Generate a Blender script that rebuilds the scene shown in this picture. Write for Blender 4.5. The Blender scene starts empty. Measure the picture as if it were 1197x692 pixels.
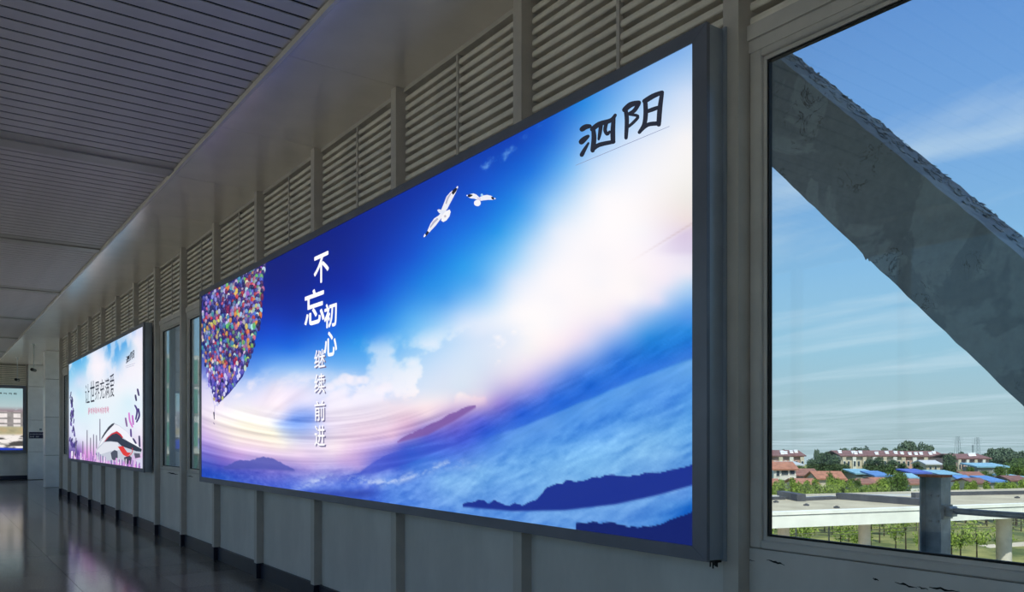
import bpy, bmesh, math, random
import numpy as np
from mathutils import Vector

# ------------------------------------------------------------------ camera, world, sun, exposure
F_PX, CX, HOR, EYE = 947.48, 598.5, 512.0, 1.6
YAW = math.radians(35.846)
S, C = math.sin(YAW), math.cos(YAW)
scene = bpy.context.scene
col = scene.collection
cam_d = bpy.data.cameras.new('camera')
cam_d.sensor_width = 36.0
cam_d.lens = 36.0 * F_PX / 1197.0
cam_d.shift_y = (HOR - 346.0) / 1197.0
cam_d.clip_start, cam_d.clip_end = 0.05, 4000
cam = bpy.data.objects.new('camera', cam_d)
cam.location = (0, 0, EYE)
cam.rotation_euler = (math.pi / 2, 0, -YAW)
col.objects.link(cam)
scene.camera = cam
vs = scene.view_settings
vs.view_transform = 'Standard'; vs.look = 'None'; vs.gamma = 1.0; vs.use_curve_mapping = False
vs.exposure = 0.0

SKY_STRENGTH = 1.22
SUN_STRENGTH = 4.8
world = bpy.data.worlds.new('sky'); scene.world = world
world.use_nodes = True
nt = world.node_tree; N = nt.nodes; L = nt.links
N.clear()
w_out = N.new('ShaderNodeOutputWorld'); w_bg = N.new('ShaderNodeBackground')
w_tc = N.new('ShaderNodeTexCoord'); w_sep = N.new('ShaderNodeSeparateXYZ')
L.new(w_tc.outputs['Generated'], w_sep.inputs[0])
w_ramp = N.new('ShaderNodeValToRGB')
L.new(w_sep.outputs['Z'], w_ramp.inputs[0])


def lin(c):
    c = np.asarray(c, float) / 255.0
    return np.where(c <= 0.04045, c / 12.92, ((c + 0.055) / 1.055) ** 2.4)


def rgba(r, g, b):
    return tuple(float(v) for v in lin((r, g, b))) + (1.0,)


els = w_ramp.color_ramp.elements
els[0].position = 0.0; els[0].color = rgba(172, 189, 196)
els[1].position = 1.0; els[1].color = rgba(66, 108, 186)
for p, c3 in ((0.035, (172, 194, 203)), (0.10, (158, 196, 218)), (0.20, (140, 186, 226)), (0.33, (118, 164, 222)), (0.46, (100, 146, 212))):
    e = els.new(p); e.color = rgba(*c3)
# thin wind-drawn cloud: direction projected on a flat layer overhead
w_add = N.new('ShaderNodeMath'); w_add.operation = 'ADD'; w_add.inputs[1].default_value = 0.10
L.new(w_sep.outputs['Z'], w_add.inputs[0])
w_dx = N.new('ShaderNodeMath'); w_dx.operation = 'DIVIDE'
w_dy = N.new('ShaderNodeMath'); w_dy.operation = 'DIVIDE'
L.new(w_sep.outputs['X'], w_dx.inputs[0]); L.new(w_add.outputs[0], w_dx.inputs[1])
L.new(w_sep.outputs['Y'], w_dy.inputs[0]); L.new(w_add.outputs[0], w_dy.inputs[1])
w_cmb = N.new('ShaderNodeCombineXYZ')
L.new(w_dx.outputs[0], w_cmb.inputs[0]); L.new(w_dy.outputs[0], w_cmb.inputs[1])
w_map = N.new('ShaderNodeMapping')
w_map.inputs['Rotation'].default_value = (0, 0, 0.55)
w_map.inputs['Scale'].default_value = (1.5, 0.55, 1.0)
w_map.inputs['Location'].default_value = (2.3, 0.7, 0)
L.new(w_cmb.outputs[0], w_map.inputs[0])
w_n = N.new('ShaderNodeTexNoise')
w_n.inputs['Scale'].default_value = 1.0; w_n.inputs['Detail'].default_value = 7; w_n.inputs['Roughness'].default_value = 0.58
w_n.inputs['Distortion'].default_value = 0.5
L.new(w_map.outputs[0], w_n.inputs[0])
w_cr = N.new('ShaderNodeValToRGB')
w_cr.color_ramp.elements[0].position = 0.46; w_cr.color_ramp.elements[0].color = (0, 0, 0, 1)
w_cr.color_ramp.elements[1].position = 0.74; w_cr.color_ramp.elements[1].color = (0.62, 0.62, 0.62, 1)
L.new(w_n.outputs[0], w_cr.inputs[0])
w_mix = N.new('ShaderNodeMixRGB')
w_mix.inputs[2].default_value = rgba(214, 226, 238)
L.new(w_cr.outputs[0], w_mix.inputs[0]); L.new(w_ramp.outputs[0], w_mix.inputs[1])
L.new(w_mix.outputs[0], w_bg.inputs[0])
w_bg.inputs[1].default_value = SKY_STRENGTH
L.new(w_bg.outputs[0], w_out.inputs[0])

sun_d = bpy.data.lights.new('sun', 'SUN')
sun_d.energy = SUN_STRENGTH; sun_d.angle = 0.01; sun_d.color = (1.0, 0.92, 0.79)
sun = bpy.data.objects.new('sun', sun_d)
sun.rotation_euler = Vector((0.46, 0.52, -1.05)).to_track_quat('-Z', 'Y').to_euler()
sun.location = (0, 0, 60)
col.objects.link(sun)

# ------------------------------------------------------------------ helpers
rng = random.Random(7)
GROUND = -8.9                       # ground level below the footbridge floor


def on_x(u, v, X):                  # photo pixel -> point on the vertical plane x = X
    a = (u - CX) / F_PX
    t = X / (S + a * C)
    return Vector((X, t * (C - a * S), EYE + t * (HOR - v) / F_PX))


def on_y(u, v, Y):
    a = (u - CX) / F_PX
    t = Y / (C - a * S)
    return Vector((t * (S + a * C), Y, EYE + t * (HOR - v) / F_PX))


def at(u, v, D):                    # photo pixel -> point at depth D
    a = (u - CX) / F_PX
    return Vector((D * (S + a * C), D * (C - a * S), EYE + D * (HOR - v) / F_PX))


MATS = {}


def mat(name, rgb, rough=0.5, metal=0.0, var=0.0, scale=8.0, bump=0.0, stretch=None, rgb2=None, spec=0.5, contrast=(0.35, 0.65)):
    m = bpy.data.materials.new(name); m.use_nodes = True
    t = m.node_tree; b = t.nodes['Principled BSDF']
    b.inputs['Base Color'].default_value = rgba(*rgb)
    b.inputs['Roughness'].default_value = rough; b.inputs['Metallic'].default_value = metal
    b.inputs['Specular IOR Level'].default_value = spec
    if var or bump or rgb2:
        tc = t.nodes.new('ShaderNodeTexCoord'); mp = t.nodes.new('ShaderNodeMapping')
        mp.inputs['Scale'].default_value = stretch or (1, 1, 1)
        t.links.new(tc.outputs['Object'], mp.inputs[0])
        n = t.nodes.new('ShaderNodeTexNoise'); n.inputs['Scale'].default_value = scale
        n.inputs['Detail'].default_value = 6; n.inputs['Roughness'].default_value = 0.6
        t.links.new(mp.outputs[0], n.inputs[0])
        if var or rgb2:
            r = t.nodes.new('ShaderNodeValToRGB')
            r.color_ramp.elements[0].position = contrast[0]; r.color_ramp.elements[1].position = contrast[1]
            c1 = np.array(rgb); c2 = np.array(rgb2) if rgb2 else None
            if c2 is None:
                r.color_ramp.elements[0].color = rgba(*np.clip(c1 * (1 - var), 0, 255))
                r.color_ramp.elements[1].color = rgba(*np.clip(c1 * (1 + var), 0, 255))
            else:
                r.color_ramp.elements[0].color = rgba(*c1); r.color_ramp.elements[1].color = rgba(*c2)
            t.links.new(n.outputs[0], r.inputs[0]); t.links.new(r.outputs[0], b.inputs['Base Color'])
        if bump:
            bp = t.nodes.new('ShaderNodeBump'); bp.inputs['Strength'].default_value = bump
            bp.inputs['Distance'].default_value = 0.02
            t.links.new(n.outputs[0], bp.inputs['Height']); t.links.new(bp.outputs[0], b.inputs['Normal'])
    MATS[name] = m
    return m


def mat_print(name):                # backlit print: colour comes from the mesh's colour attribute
    m = bpy.data.materials.new(name); m.use_nodes = True
    t = m.node_tree; b = t.nodes['Principled BSDF']
    b.inputs['Base Color'].default_value = (0.02, 0.02, 0.02, 1); b.inputs['Roughness'].default_value = 0.55
    b.inputs['Specular IOR Level'].default_value = 0.15
    a = t.nodes.new('ShaderNodeAttribute'); a.attribute_name = 'print'
    t.links.new(a.outputs['Color'], b.inputs['Emission Color'])
    b.inputs['Emission Strength'].default_value = 1.0
    MATS[name] = m
    return m


def mat_glass(name, tint):
    m = bpy.data.materials.new(name); m.use_nodes = True
    t = m.node_tree; t.nodes.clear()
    o = t.nodes.new('ShaderNodeOutputMaterial'); mx = t.nodes.new('ShaderNodeMixShader')
    tr = t.nodes.new('ShaderNodeBsdfTransparent'); gl = t.nodes.new('ShaderNodeBsdfGlossy')
    fr = t.nodes.new('ShaderNodeFresnel'); fr.inputs[0].default_value = 1.45
    sc = t.nodes.new('ShaderNodeMath'); sc.operation = 'MULTIPLY'; sc.inputs[1].default_value = 0.6
    tr.inputs[0].default_value = rgba(*tint); gl.inputs['Roughness'].default_value = 0.02
    gl.inputs[0].default_value = (0.9, 0.95, 1, 1)
    t.links.new(fr.outputs[0], sc.inputs[0]); t.links.new(sc.outputs[0], mx.inputs[0])
    t.links.new(tr.outputs[0], mx.inputs[1]); t.links.new(gl.outputs[0], mx.inputs[2])
    t.links.new(mx.outputs[0], o.inputs[0])
    MATS[name] = m
    return m


def tag(o, label=None, cat=None, group=None, kind=None):
    if label: o['label'] = label
    if cat: o['category'] = cat
    if group: o['group'] = group
    if kind: o['kind'] = kind
    return o


def link(name, me, m=None, parent=None, loc=None):
    o = bpy.data.objects.new(name, me)
    if m is not None and me is not None and not me.materials:
        me.materials.append(MATS[m] if isinstance(m, str) else m)
    col.objects.link(o)
    if parent is not None: o.parent = parent
    if loc is not None: o.location = loc
    return o


def empty(name, loc=(0, 0, 0), rz=0.0):
    o = bpy.data.objects.new(name, None); o.empty_display_size = 0.2
    o.location = loc; o.rotation_euler = (0, 0, rz)
    col.objects.link(o)
    return o


class MB:
    """collects vertices and faces for one mesh"""
    def __init__(s): s.v = []; s.f = []

    def box(s, a, b):
        x0, y0, z0 = a; x1, y1, z1 = b; n = len(s.v)
        s.v += [(x0, y0, z0), (x1, y0, z0), (x1, y1, z0), (x0, y1, z0), (x0, y0, z1), (x1, y0, z1), (x1, y1, z1), (x0, y1, z1)]
        s.f += [tuple(n + i for i in q) for q in ((3, 2, 1, 0), (4, 5, 6, 7), (0, 1, 5, 4), (1, 2, 6, 5), (2, 3, 7, 6), (3, 0, 4, 7))]
        return s

    def prism(s, poly, fn0, fn1):   # polygon of 2-D points, two mappings to 3-D
        n = len(s.v); k = len(poly)
        s.v += [tuple(fn0(*p)) for p in poly] + [tuple(fn1(*p)) for p in poly]
        s.f.append(tuple(n + i for i in range(k))); s.f.append(tuple(n + k + i for i in reversed(range(k))))
        for i in range(k):
            j = (i + 1) % k
            s.f.append((n + i, n + k + i, n + k + j, n + j))
        return s

    def tube(s, a, b, r0, r1=None, seg=10):
        a = Vector(a); b = Vector(b); r1 = r0 if r1 is None else r1
        d = (b - a).normalized(); u = d.orthogonal().normalized(); w = d.cross(u); n = len(s.v)
        for p, r in ((a, r0), (b, r1)):
            for i in range(seg):
                t = 2 * math.pi * i / seg
                s.v.append(tuple(p + (u * math.cos(t) + w * math.sin(t)) * r))
        for i in range(seg):
            j = (i + 1) % seg
            s.f.append((n + i, n + j, n + seg + j, n + seg + i))
        s.f.append(tuple(n + i for i in reversed(range(seg)))); s.f.append(tuple(n + seg + i for i in range(seg)))
        return s

    def mesh(s, name):
        me = bpy.data.meshes.new(name); me.from_pydata(s.v, [], s.f); me.update()
        bm = bmesh.new(); bm.from_mesh(me); bmesh.ops.recalc_face_normals(bm, faces=bm.faces); bm.to_mesh(me); bm.free()
        return me

    def build(s, name, m, parent=None, bevel=0.0, loc=None):
        me = s.mesh(name)
        if bevel:
            bm = bmesh.new(); bm.from_mesh(me)
            bmesh.ops.bevel(bm, geom=[e for e in bm.edges if e.calc_face_angle(0) > 0.6], offset=bevel, segments=1, affect='EDGES')
            bm.to_mesh(me); bm.free()
        return link(name, me, m, parent, loc)


def box(name, a, b, m, parent=None, bevel=0.0):
    return MB().box(a, b).build(name, m, parent, bevel)


# ------------------------------------------------------------------ materials
mat('alu_warm', (220, 214, 207), 0.42, 0.0, 0.03, 3)
mat('alu_panel', (224, 219, 214), 0.45, 0.0, 0.045, 1.6, stretch=(1, 1, 0.5))
mat('post_paint', (204, 197, 189), 0.42, 0.0, 0.03, 4)
mat('frame_paint', (214, 208, 202), 0.38, 0.0, 0.03, 4)
mat('louvre_paint', (246, 238, 226), 0.30, 0.0, 0.04, 3)
mat('louvre_back', (170, 166, 156), 0.7)
mat('soffit_metal', (244, 236, 226), 0.22, 0.30, 0.02, 2)
mat('slat_paint', (196, 190, 188), 0.5, 0.0, 0.04, 2)
mat('band_paint', (170, 166, 158), 0.42, 0.0, 0.03, 2)
mat('plenum', (10, 10, 12), 0.9)  # near-black, so the deep shade in the slat gaps is in the colour
mat('base_navy', (44, 46, 62), 0.4, 0.0, 0.06, 6)
mat('gasket', (12, 12, 14), 0.6)
mat('box_frame', (120, 124, 138), 0.36, 0.25, 0.03, 5)
mat('box_side', (168, 178, 190), 0.30, 0.3, 0.03, 5)  # paler than the frame: light falling on the sides put into the colour
mat('grout', (22, 22, 24), 0.6)
mat('scuff', (18, 18, 18), 0.8)
mat('clad', (240, 240, 240), 0.4, 0.0, 0.03, 2)
mat('black_plastic', (16, 16, 18), 0.4)
mat('white_rod', (214, 218, 218), 0.4)
mat('roof_dark', (90, 90, 92), 0.8)
mat('brace_paint', (178, 182, 182), 0.75, 0, 0.13, 2.2, 0.35)
mat('steel_grey', (142, 154, 164), 0.5, 0.2, 0.10, 12)
mat('rust_cap', (186, 98, 66), 0.8, 0, 0.15, 40)
mat('rail_steel', (130, 138, 146), 0.4, 0.4, 0.1, 14)
mat('concrete_light', (206, 200, 188), 0.85, 0, 0.06, 1.2)
mat('fascia_white', (243, 244, 234), 0.7, 0, 0.03, 0.9)
mat('fascia_joint', (120, 122, 116), 0.8)
mat('roof_sand', (190, 180, 154), 0.9, 0, 0.08, 0.4)
mat('kerb_dark', (78, 80, 88), 0.7, 0, 0.08, 0.8)
mat('sheet_pale', (200, 204, 206), 0.5)
mat('lawn', (80, 94, 44), 0.95, 0, 0, 0.22, rgb2=(150, 148, 84), contrast=(0.38, 0.62))
mat('paving', (204, 192, 168), 0.9, 0, 0.05, 0.3)
mat('bark', (66, 56, 44), 0.9)
for nm, a, b in (('leaf_fresh', (74, 104, 34), (172, 194, 84)), ('leaf_mid', (46, 74, 28), (112, 140, 64)), ('leaf_dark', (40, 62, 36), (92, 116, 76)), ('leaf_far', (62, 84, 64), (112, 130, 104))):  # leaf_far is greyed and paled to stand in for haze
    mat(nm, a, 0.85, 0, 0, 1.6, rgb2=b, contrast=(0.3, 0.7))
mat('tile_orange', (172, 118, 96), 0.8, 0, 0.10, 1.5)  # town roof colours dulled and lightened, distance haze mixed in
mat('tile_red', (148, 104, 92), 0.8, 0, 0.10, 1.5)
mat('tile_brown', (128, 92, 88), 0.8, 0, 0.10, 1.0)
mat('sheet_blue', (96, 140, 200), 0.5, 0, 0.06, 1.0)
mat('sheet_deepblue', (86, 104, 188), 0.5, 0, 0.06, 1.0)
mat('sheet_cyan', (138, 184, 206), 0.5, 0, 0.06, 1.0)
mat('wall_white', (226, 224, 214), 0.85, 0, 0.04, 0.6)
mat('wall_cream', (206, 194, 170), 0.85, 0, 0.05, 0.6)
mat('wall_pink', (196, 158, 146), 0.85, 0, 0.05, 0.6)
mat('wall_grey', (150, 150, 146), 0.85, 0, 0.05, 0.6)
mat('far_window', (58, 70, 84), 0.25)
mat('heater_white', (236, 238, 240), 0.4)
mat('pylon_steel', (120, 134, 140), 0.6)
mat('glass_green', (122, 176, 158), 0.15)
mat('station_white', (222, 222, 210), 0.7)
mat('sign_navy', (26, 30, 74), 0.4)
mat('sign_white', (222, 224, 230), 0.5)
mat_glass('glass_clear', (240, 246, 246))
mat_print('print'); mat_print('print_b'); mat_print('print_c')

# floor stone: dark polished tiles
m = bpy.data.materials.new('floor_stone'); m.use_nodes = True
t = m.node_tree; b = t.nodes['Principled BSDF']
tc = t.nodes.new('ShaderNodeTexCoord'); n1 = t.nodes.new('ShaderNodeTexNoise')
n1.inputs['Scale'].default_value = 60; n1.inputs['Detail'].default_value = 5
t.links.new(tc.outputs['Object'], n1.inputs[0])
r = t.nodes.new('ShaderNodeValToRGB')
r.color_ramp.elements[0].position = 0.35; r.color_ramp.elements[0].color = rgba(106, 104, 102)
r.color_ramp.elements[1].position = 0.7; r.color_ramp.elements[1].color = rgba(134, 131, 127)
oi = t.nodes.new('ShaderNodeObjectInfo'); hsv = t.nodes.new('ShaderNodeHueSaturation')
mr = t.nodes.new('ShaderNodeMapRange'); mr.inputs['To Min'].default_value = 0.82; mr.inputs['To Max'].default_value = 1.15
t.links.new(oi.outputs['Random'], mr.inputs['Value']); t.links.new(mr.outputs[0], hsv.inputs['Value'])
t.links.new(n1.outputs[0], r.inputs[0]); t.links.new(r.outputs[0], hsv.inputs['Color']); t.links.new(hsv.outputs[0], b.inputs['Base Color'])
b.inputs['Roughness'].default_value = 0.11; b.inputs['Specular IOR Level'].default_value = 0.07
n2 = t.nodes.new('ShaderNodeTexNoise'); n2.inputs['Scale'].default_value = 9; t.links.new(tc.outputs['Object'], n2.inputs[0])
bp = t.nodes.new('ShaderNodeBump'); bp.inputs['Strength'].default_value = 0.03; bp.inputs['Distance'].default_value = 0.02
t.links.new(n2.outputs[0], bp.inputs['Height']); t.links.new(bp.outputs[0], b.inputs['Normal'])
MATS['floor_stone'] = m

# ------------------------------------------------------------------ dimensions of the corridor
XP = 3.05            # front plane of the posts
XW = 3.13            # plane of panels and window frames
PITCH, POST_W = 1.69, 0.09
posts = [4.21 + PITCH * k for k in range(-8, 14)]       # far edge of every post
Y0, Y1 = -9.4, 36.3  # corridor ends
SOF = 4.42           # soffit height
XL = -4.5            # opposite wall
X_SOF = 2.143        # inner edge of the soffit
TILE = 0.88

# ------------------------------------------------------------------ floor
floor = box('floor', (XL, Y0, -0.30), (4.6, Y1, -0.012), 'grout'); tag(floor, kind='structure')
tile_me = MB().box((0.002, 0.002, -0.012), (TILE - 0.002, TILE - 0.002, 0)).mesh('floor_tile')
tile_me.materials.append(MATS['floor_stone'])
x_first = 1.32 - 7 * TILE
n_cols = 12; n_rows = int((Y1 - Y0) / TILE)
cells = [(i, j) for i in range(n_cols) for j in range(n_rows)]


def shows(i, j):
    x = x_first + (i + 0.5) * TILE; y = Y0 + (j + 0.5) * TILE
    d = x * S + y * C
    if d < 1: return 1e9
    u = CX + F_PX * (x * C - y * S) / d
    return d if -60 < u < 1250 and HOR + F_PX * EYE / d < 760 else 1e8 + d


cells.sort(key=lambda c: shows(*c))
rest = MB()
for k, (i, j) in enumerate(cells):
    x = x_first + i * TILE; y = Y0 + j * TILE
    if k < 290: link('floor_tile', tile_me, None, floor, (x, y, 0))
    else: rest.box((x + 0.002, y + 0.002, -0.012), (x + TILE - 0.002, y + TILE - 0.002, 0))
tag(rest.build('floor_tile_field', 'floor_stone', floor), kind='stuff')

# ------------------------------------------------------------------ ceiling: plenum, slats, cross bands, soffit panels
ceiling = box('ceiling', (XL, Y0, SOF + 0.17), (XP + 0.2, Y1, SOF + 0.2), 'plenum'); tag(ceiling, kind='structure')
roof = MB().box((XL - 0.6, Y0 - 0.5, SOF + 0.30), (4.95, Y1 + 3, SOF + 0.62)); roof.box((XL - 0.3, Y0 - .3, SOF + 0.2), (4.6, Y1 + 2.6, SOF + 0.32))
roof = roof.build('eave_roof_1', 'roof_dark'); tag(roof, kind='structure')  # unseen roof slab that blocks the sky; its eave shades the brace
SLAT, GAP, ZS = 0.170, 0.027, SOF + 0.04
XS0, XS1 = XL + 0.9, X_SOF
slat_me = MB().box((XS0, 0, 0), (XS1, SLAT - GAP, 0.006)).mesh('ceiling_slat')
slat_me.materials.append(MATS['slat_paint'])
bands = [0.1 + 4.5 * k for k in range(-2, 9)]
band_me = MB().box((XS0, -0.215, -0.002), (XS1, -0.02, 0.02)).box((XS0, -0.02, -0.022), (XS1, 0.20, 0.02)).mesh('cross_band')
band_me.materials.append(MATS['band_paint'])
y_prev = Y0
for bY in bands + [Y1 + 0.23]:
    y_end = bY - 0.225
    nn = int(round((y_end - y_prev) / SLAT))
    for k in range(max(nn, 0)):
        link('ceiling_slat', slat_me, None, ceiling, (0, y_end - (k + 1) * SLAT + GAP * 0.5, ZS))
    if bY < Y1: link('cross_band', band_me, None, ceiling, (0, bY, ZS))
    y_prev = bY + 0.215
for nm, xa, xb, xt in (('r', X_SOF, XP + 0.16, X_SOF), ('l', XL, XL + 0.9, XL + 0.9)):
    pm = MB().box((xa, 0.0015, 0), (xb, PITCH - 0.0015, 0.012)).mesh('soffit_panel'); pm.materials.append(MATS['soffit_metal'])
    yy = posts[0] - POST_W - PITCH
    while yy < Y1 - 0.05:
        link('soffit_panel', pm, None, ceiling, (0, yy, SOF)); yy += PITCH
    box('soffit_edge', (xt - 0.012, Y0, SOF - 0.004), (xt + 0.014, Y1, ZS + 0.03), 'alu_warm', ceiling)
box('soffit_panel', (XP + 0.16, 26.3, SOF), (4.4, Y1, SOF + 0.012), 'soffit_metal', ceiling)

# ------------------------------------------------------------------ right wall: posts, panels, louvres, windows
L1 = (2.506, 11.09)      # lightbox spans along the wall
L2 = (14.47, 23.30)
wall_r = box('wall_right', (XW + 0.03, Y0, 0), (XW + 0.12, 26.2, 1.09), 'alu_warm'); tag(wall_r, kind='structure')
base_r = box('baseboard_right', (XW - 0.002, Y0, 0), (XW + 0.03, 26.2, 0.165), 'base_navy'); tag(base_r, kind='structure')
post_me = MB().box((XP, -POST_W, 0), (XW + 0.10, 0, SOF)).mesh('post'); post_me.materials.append(MATS['post_paint'])
pbase_me = MB().box((XP - 0.008, -POST_W - 0.008, 0), (XW - 0.002, 0.004, 0.17)).mesh('post_base'); pbase_me.materials.append(MATS['base_navy'])
BAY = PITCH - POST_W
panel_me = MB().box((XW, 0.0, 0.165), (XW + 0.03, BAY, 1.085)).mesh('lower_panel'); panel_me.materials.append(MATS['alu_panel'])
pbd_me = MB().box((XW - 0.035, 0.0, 0.0), (XW - 0.002, BAY, 0.166)).mesh('base_strip'); pbd_me.materials.append(MATS['base_navy'])
tr_me = MB().box((XW - 0.02, 0, 3.455), (XW + 0.10, BAY, 3.525)).box((XW - 0.005, 0, 3.40), (XW + 0.10, BAY, 3.455)).mesh('transom'); tr_me.materials.append(MATS['frame_paint'])
inf_me = MB().box((XW + 0.02, 0, 1.085), (XW + 0.06, BAY, 3.40)).mesh('infill_panel'); inf_me.materials.append(MATS['alu_panel'])
NB, LZ0 = 12, 3.535
BP = (SOF - LZ0 - 0.035) / NB
prof = [(0.085, 0.012), (0.012, 0.001), (0.006, 0.006), (0.004, 0.020), (0.010, 0.038), (0.040, 0.049), (0.085, 0.052)]
blade_me = MB().prism(prof, lambda x, z: (XW + x, 0.0, z), lambda x, z: (XW + x, BAY, z)).mesh('louvre_blade'); blade_me.materials.append(MATS['louvre_paint'])
lback = MB().box((XW + 0.088, 0, LZ0 - 0.02), (XW + 0.10, BAY, SOF)).mesh('louvre_backing'); lback.materials.append(MATS['louvre_back'])
lrib = MB().box((XW - 0.004, BAY / 2 - 0.012, LZ0 - 0.01), (XW + 0.03, BAY / 2 + 0.012, SOF - 0.03)).mesh('louvre_rib'); lrib.materials.append(MATS['post_paint'])
lhead = MB().box((XW - 0.012, 0, SOF - 0.035), (XW + 0.088, BAY, SOF)).mesh('louvre_head'); lhead.materials.append(MATS['post_paint'])
lside = MB().box((XW - 0.004, 0, LZ0 - 0.01), (XW + 0.03, 0.02, SOF - 0.03)).mesh('louvre_jamb'); lside.materials.append(MATS['post_paint'])

FR_B, FR_T = 1.145, 3.352      # glass edges


def make_window(idx, ya, yb, x, parent_struct=None, flip=1):
    """a fixed light: frame, inner bead, black gasket and pane; ya < yb along the wall"""
    w = 0.062
    fz0, fz1 = 1.088, 3.41
    fm = MB()
    xa, xb = (x, x + 0.07 * flip)
    lo, hi = min(xa, xb), max(xa, xb)
    fm.box((lo, ya, fz0), (hi, ya + w, fz1)).box((lo, yb - w, fz0), (hi, yb, fz1))
    fm.box((lo, ya + w, fz0), (hi, yb - w, FR_B - 0.018)).box((lo, ya + w, FR_T + 0.018), (hi, yb - w, fz1))
    wn = fm.build('window_%d' % idx, 'frame_paint', None, 0.006)
    tag(wn, kind='structure')
    b = 0.018
    xg = x + 0.022 * flip
    lo, hi = min(xg, xg + 0.03 * flip), max(xg, xg + 0.03 * flip)
    bm_ = MB()
    bm_.box((lo, ya + w, FR_B - b), (hi, ya + w + b, FR_T + b)).box((lo, yb - w - b, FR_B - b), (hi, yb - w, FR_T + b))
    bm_.box((lo, ya + w + b, FR_B - b), (hi, yb - w - b, FR_B)).box((lo, ya + w + b, FR_T), (hi, yb - w - b, FR_T + b))
    bm_.build('glazing_bead', 'frame_paint', wn)
    g = MB(); k = 0.009
    lo2, hi2 = min(xg + 0.006 * flip, xg + 0.028 * flip), max(xg + 0.006 * flip, xg + 0.028 * flip)
    g.box((lo2, ya + w + b, FR_B), (hi2, ya + w + b + k, FR_T)).box((lo2, yb - w - b - k, FR_B), (hi2, yb - w - b, FR_T))
    g.box((lo2, ya + w + b + k, FR_B), (hi2, yb - w - b - k, FR_B + k)).box((lo2, ya + w + b + k, FR_T - k), (hi2, yb - w - b - k, FR_T))
    g.build('gasket', 'gasket', wn)
    xm = x + 0.04 * flip
    box('pane', (xm - 0.003, ya + w + b, FR_B), (xm + 0.003, yb - w - b, FR_T), 'glass_clear', wn)
    return wn


win = 0
for k, py in enumerate(posts):
    link('post', post_me, None, wall_r, (0, py, 0))
    link('post_base', pbase_me, None, base_r, (0, py, 0))
    ya = py - POST_W - BAY                # bay on the near side of this post
    if k == 0: continue
    link('lower_panel', panel_me, None, wall_r, (0, ya, 0))
    link('base_strip', pbd_me, None, base_r, (0, ya, 0))
    link('transom', tr_me, None, wall_r, (0, ya, 0))
    lp = link('louvre_panel', lback, None, wall_r, (0, ya, 0))
    if ya > 0.3:
        for q in range(NB): link('louvre_blade', blade_me, None, lp, (0, 0, LZ0 + q * BP))
    else:
        bl = MB()
        for q in range(NB): bl.prism(prof, lambda x, z, q=q: (XW + x, 0.0, z + LZ0 + q * BP), lambda x, z, q=q: (XW + x, BAY, z + LZ0 + q * BP))
        tag(bl.build('louvre_blade_field', 'louvre_paint', lp), kind='stuff')
    link('louvre_rib', lrib, None, lp); link('louvre_head', lhead, None, lp); link('louvre_jamb', lside, None, lp)
    mid = ya + BAY / 2
    behind = (L1[0] < ya and py - POST_W < L1[1] + 0.05) or (L2[0] - 0.3 < ya and py < L2[1] + 0.2)
    if behind:
        link('infill_panel', inf_me, None, wall_r, (0, ya, 0))
    else:
        win += 1
        make_window(win, ya, ya + BAY, XW)

# dark scuffs on the sill panel of the near window and the two narrow ones
def scuff(u0, v0, u1, v1, th, seed, X=XW - 0.001):
    r2 = random.Random(seed); n = 9; top = []; bot = []
    for i in range(n):
        f = i / (n - 1); u = u0 + (u1 - u0) * f; v = v0 + (v1 - v0) * f + r2.uniform(-.3, .3) * th
        h = th * math.sin(math.pi * min(max(f, .06), .94)) * r2.uniform(.5, 1.1)
        top.append((u, v - h / 2)); bot.append((u, v + h / 2))
    poly = [(on_x(u, v, X).y, on_x(u, v, X).z) for u, v in top + bot[::-1]]
    MB().prism(poly, lambda y, z: (X, y, z), lambda y, z: (X + 0.0008, y, z)).build('scuff_mark', 'scuff', wall_r)


for i, a in enumerate(((896, 654, 917, 660, 3.0), (873, 654, 882, 656, 1.2), (1020, 676, 1027, 678, 3.0), (1046, 681, 1072, 687, 3.0), (1072, 686, 1085, 689, 2.4), (1086, 686, 1122, 692, 3.2), (195, 552.6, 208, 554.6, 1.6), (219, 556.4, 226, 557.6, 1.2))):
    scuff(*a, seed=i)

# ------------------------------------------------------------------ opposite wall (daylight side), near end and far end
wall_l = MB().box((XL - 0.15, Y0, 0), (XL, Y1, 0.35)).box((XL - 0.15, Y0, 4.2), (XL, Y1, SOF)).build('wall_left', 'alu_panel'); tag(wall_l, kind='structure')
lpost = MB().box((XL - 0.12, -POST_W, 0), (XL + 0.07, 0, SOF)).mesh('post'); lpost.materials.append(MATS['post_paint'])
lpane = MB().box((XL - 0.06, 0, 0.35), (XL - 0.054, BAY, 4.2)).mesh('pane'); lpane.materials.append(MATS['glass_clear'])  # unseen panes, made nearly full height to let in more daylight
py = posts[0]
while py < Y1:
    link('post', lpost, None, wall_l, (0, py, 0)); link('pane', lpane, None, wall_l, (0, py, 0)); py += PITCH
bb = box('baseboard_left', (XL, Y0, 0), (XL + 0.035, Y1, 0.165), 'base_navy'); tag(bb, kind='structure')
wall_n = box('wall_near', (XL, Y0 - 0.2, -0.3), (XW + 0.12, Y0, SOF), 'alu_panel'); tag(wall_n, kind='structure')

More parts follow.
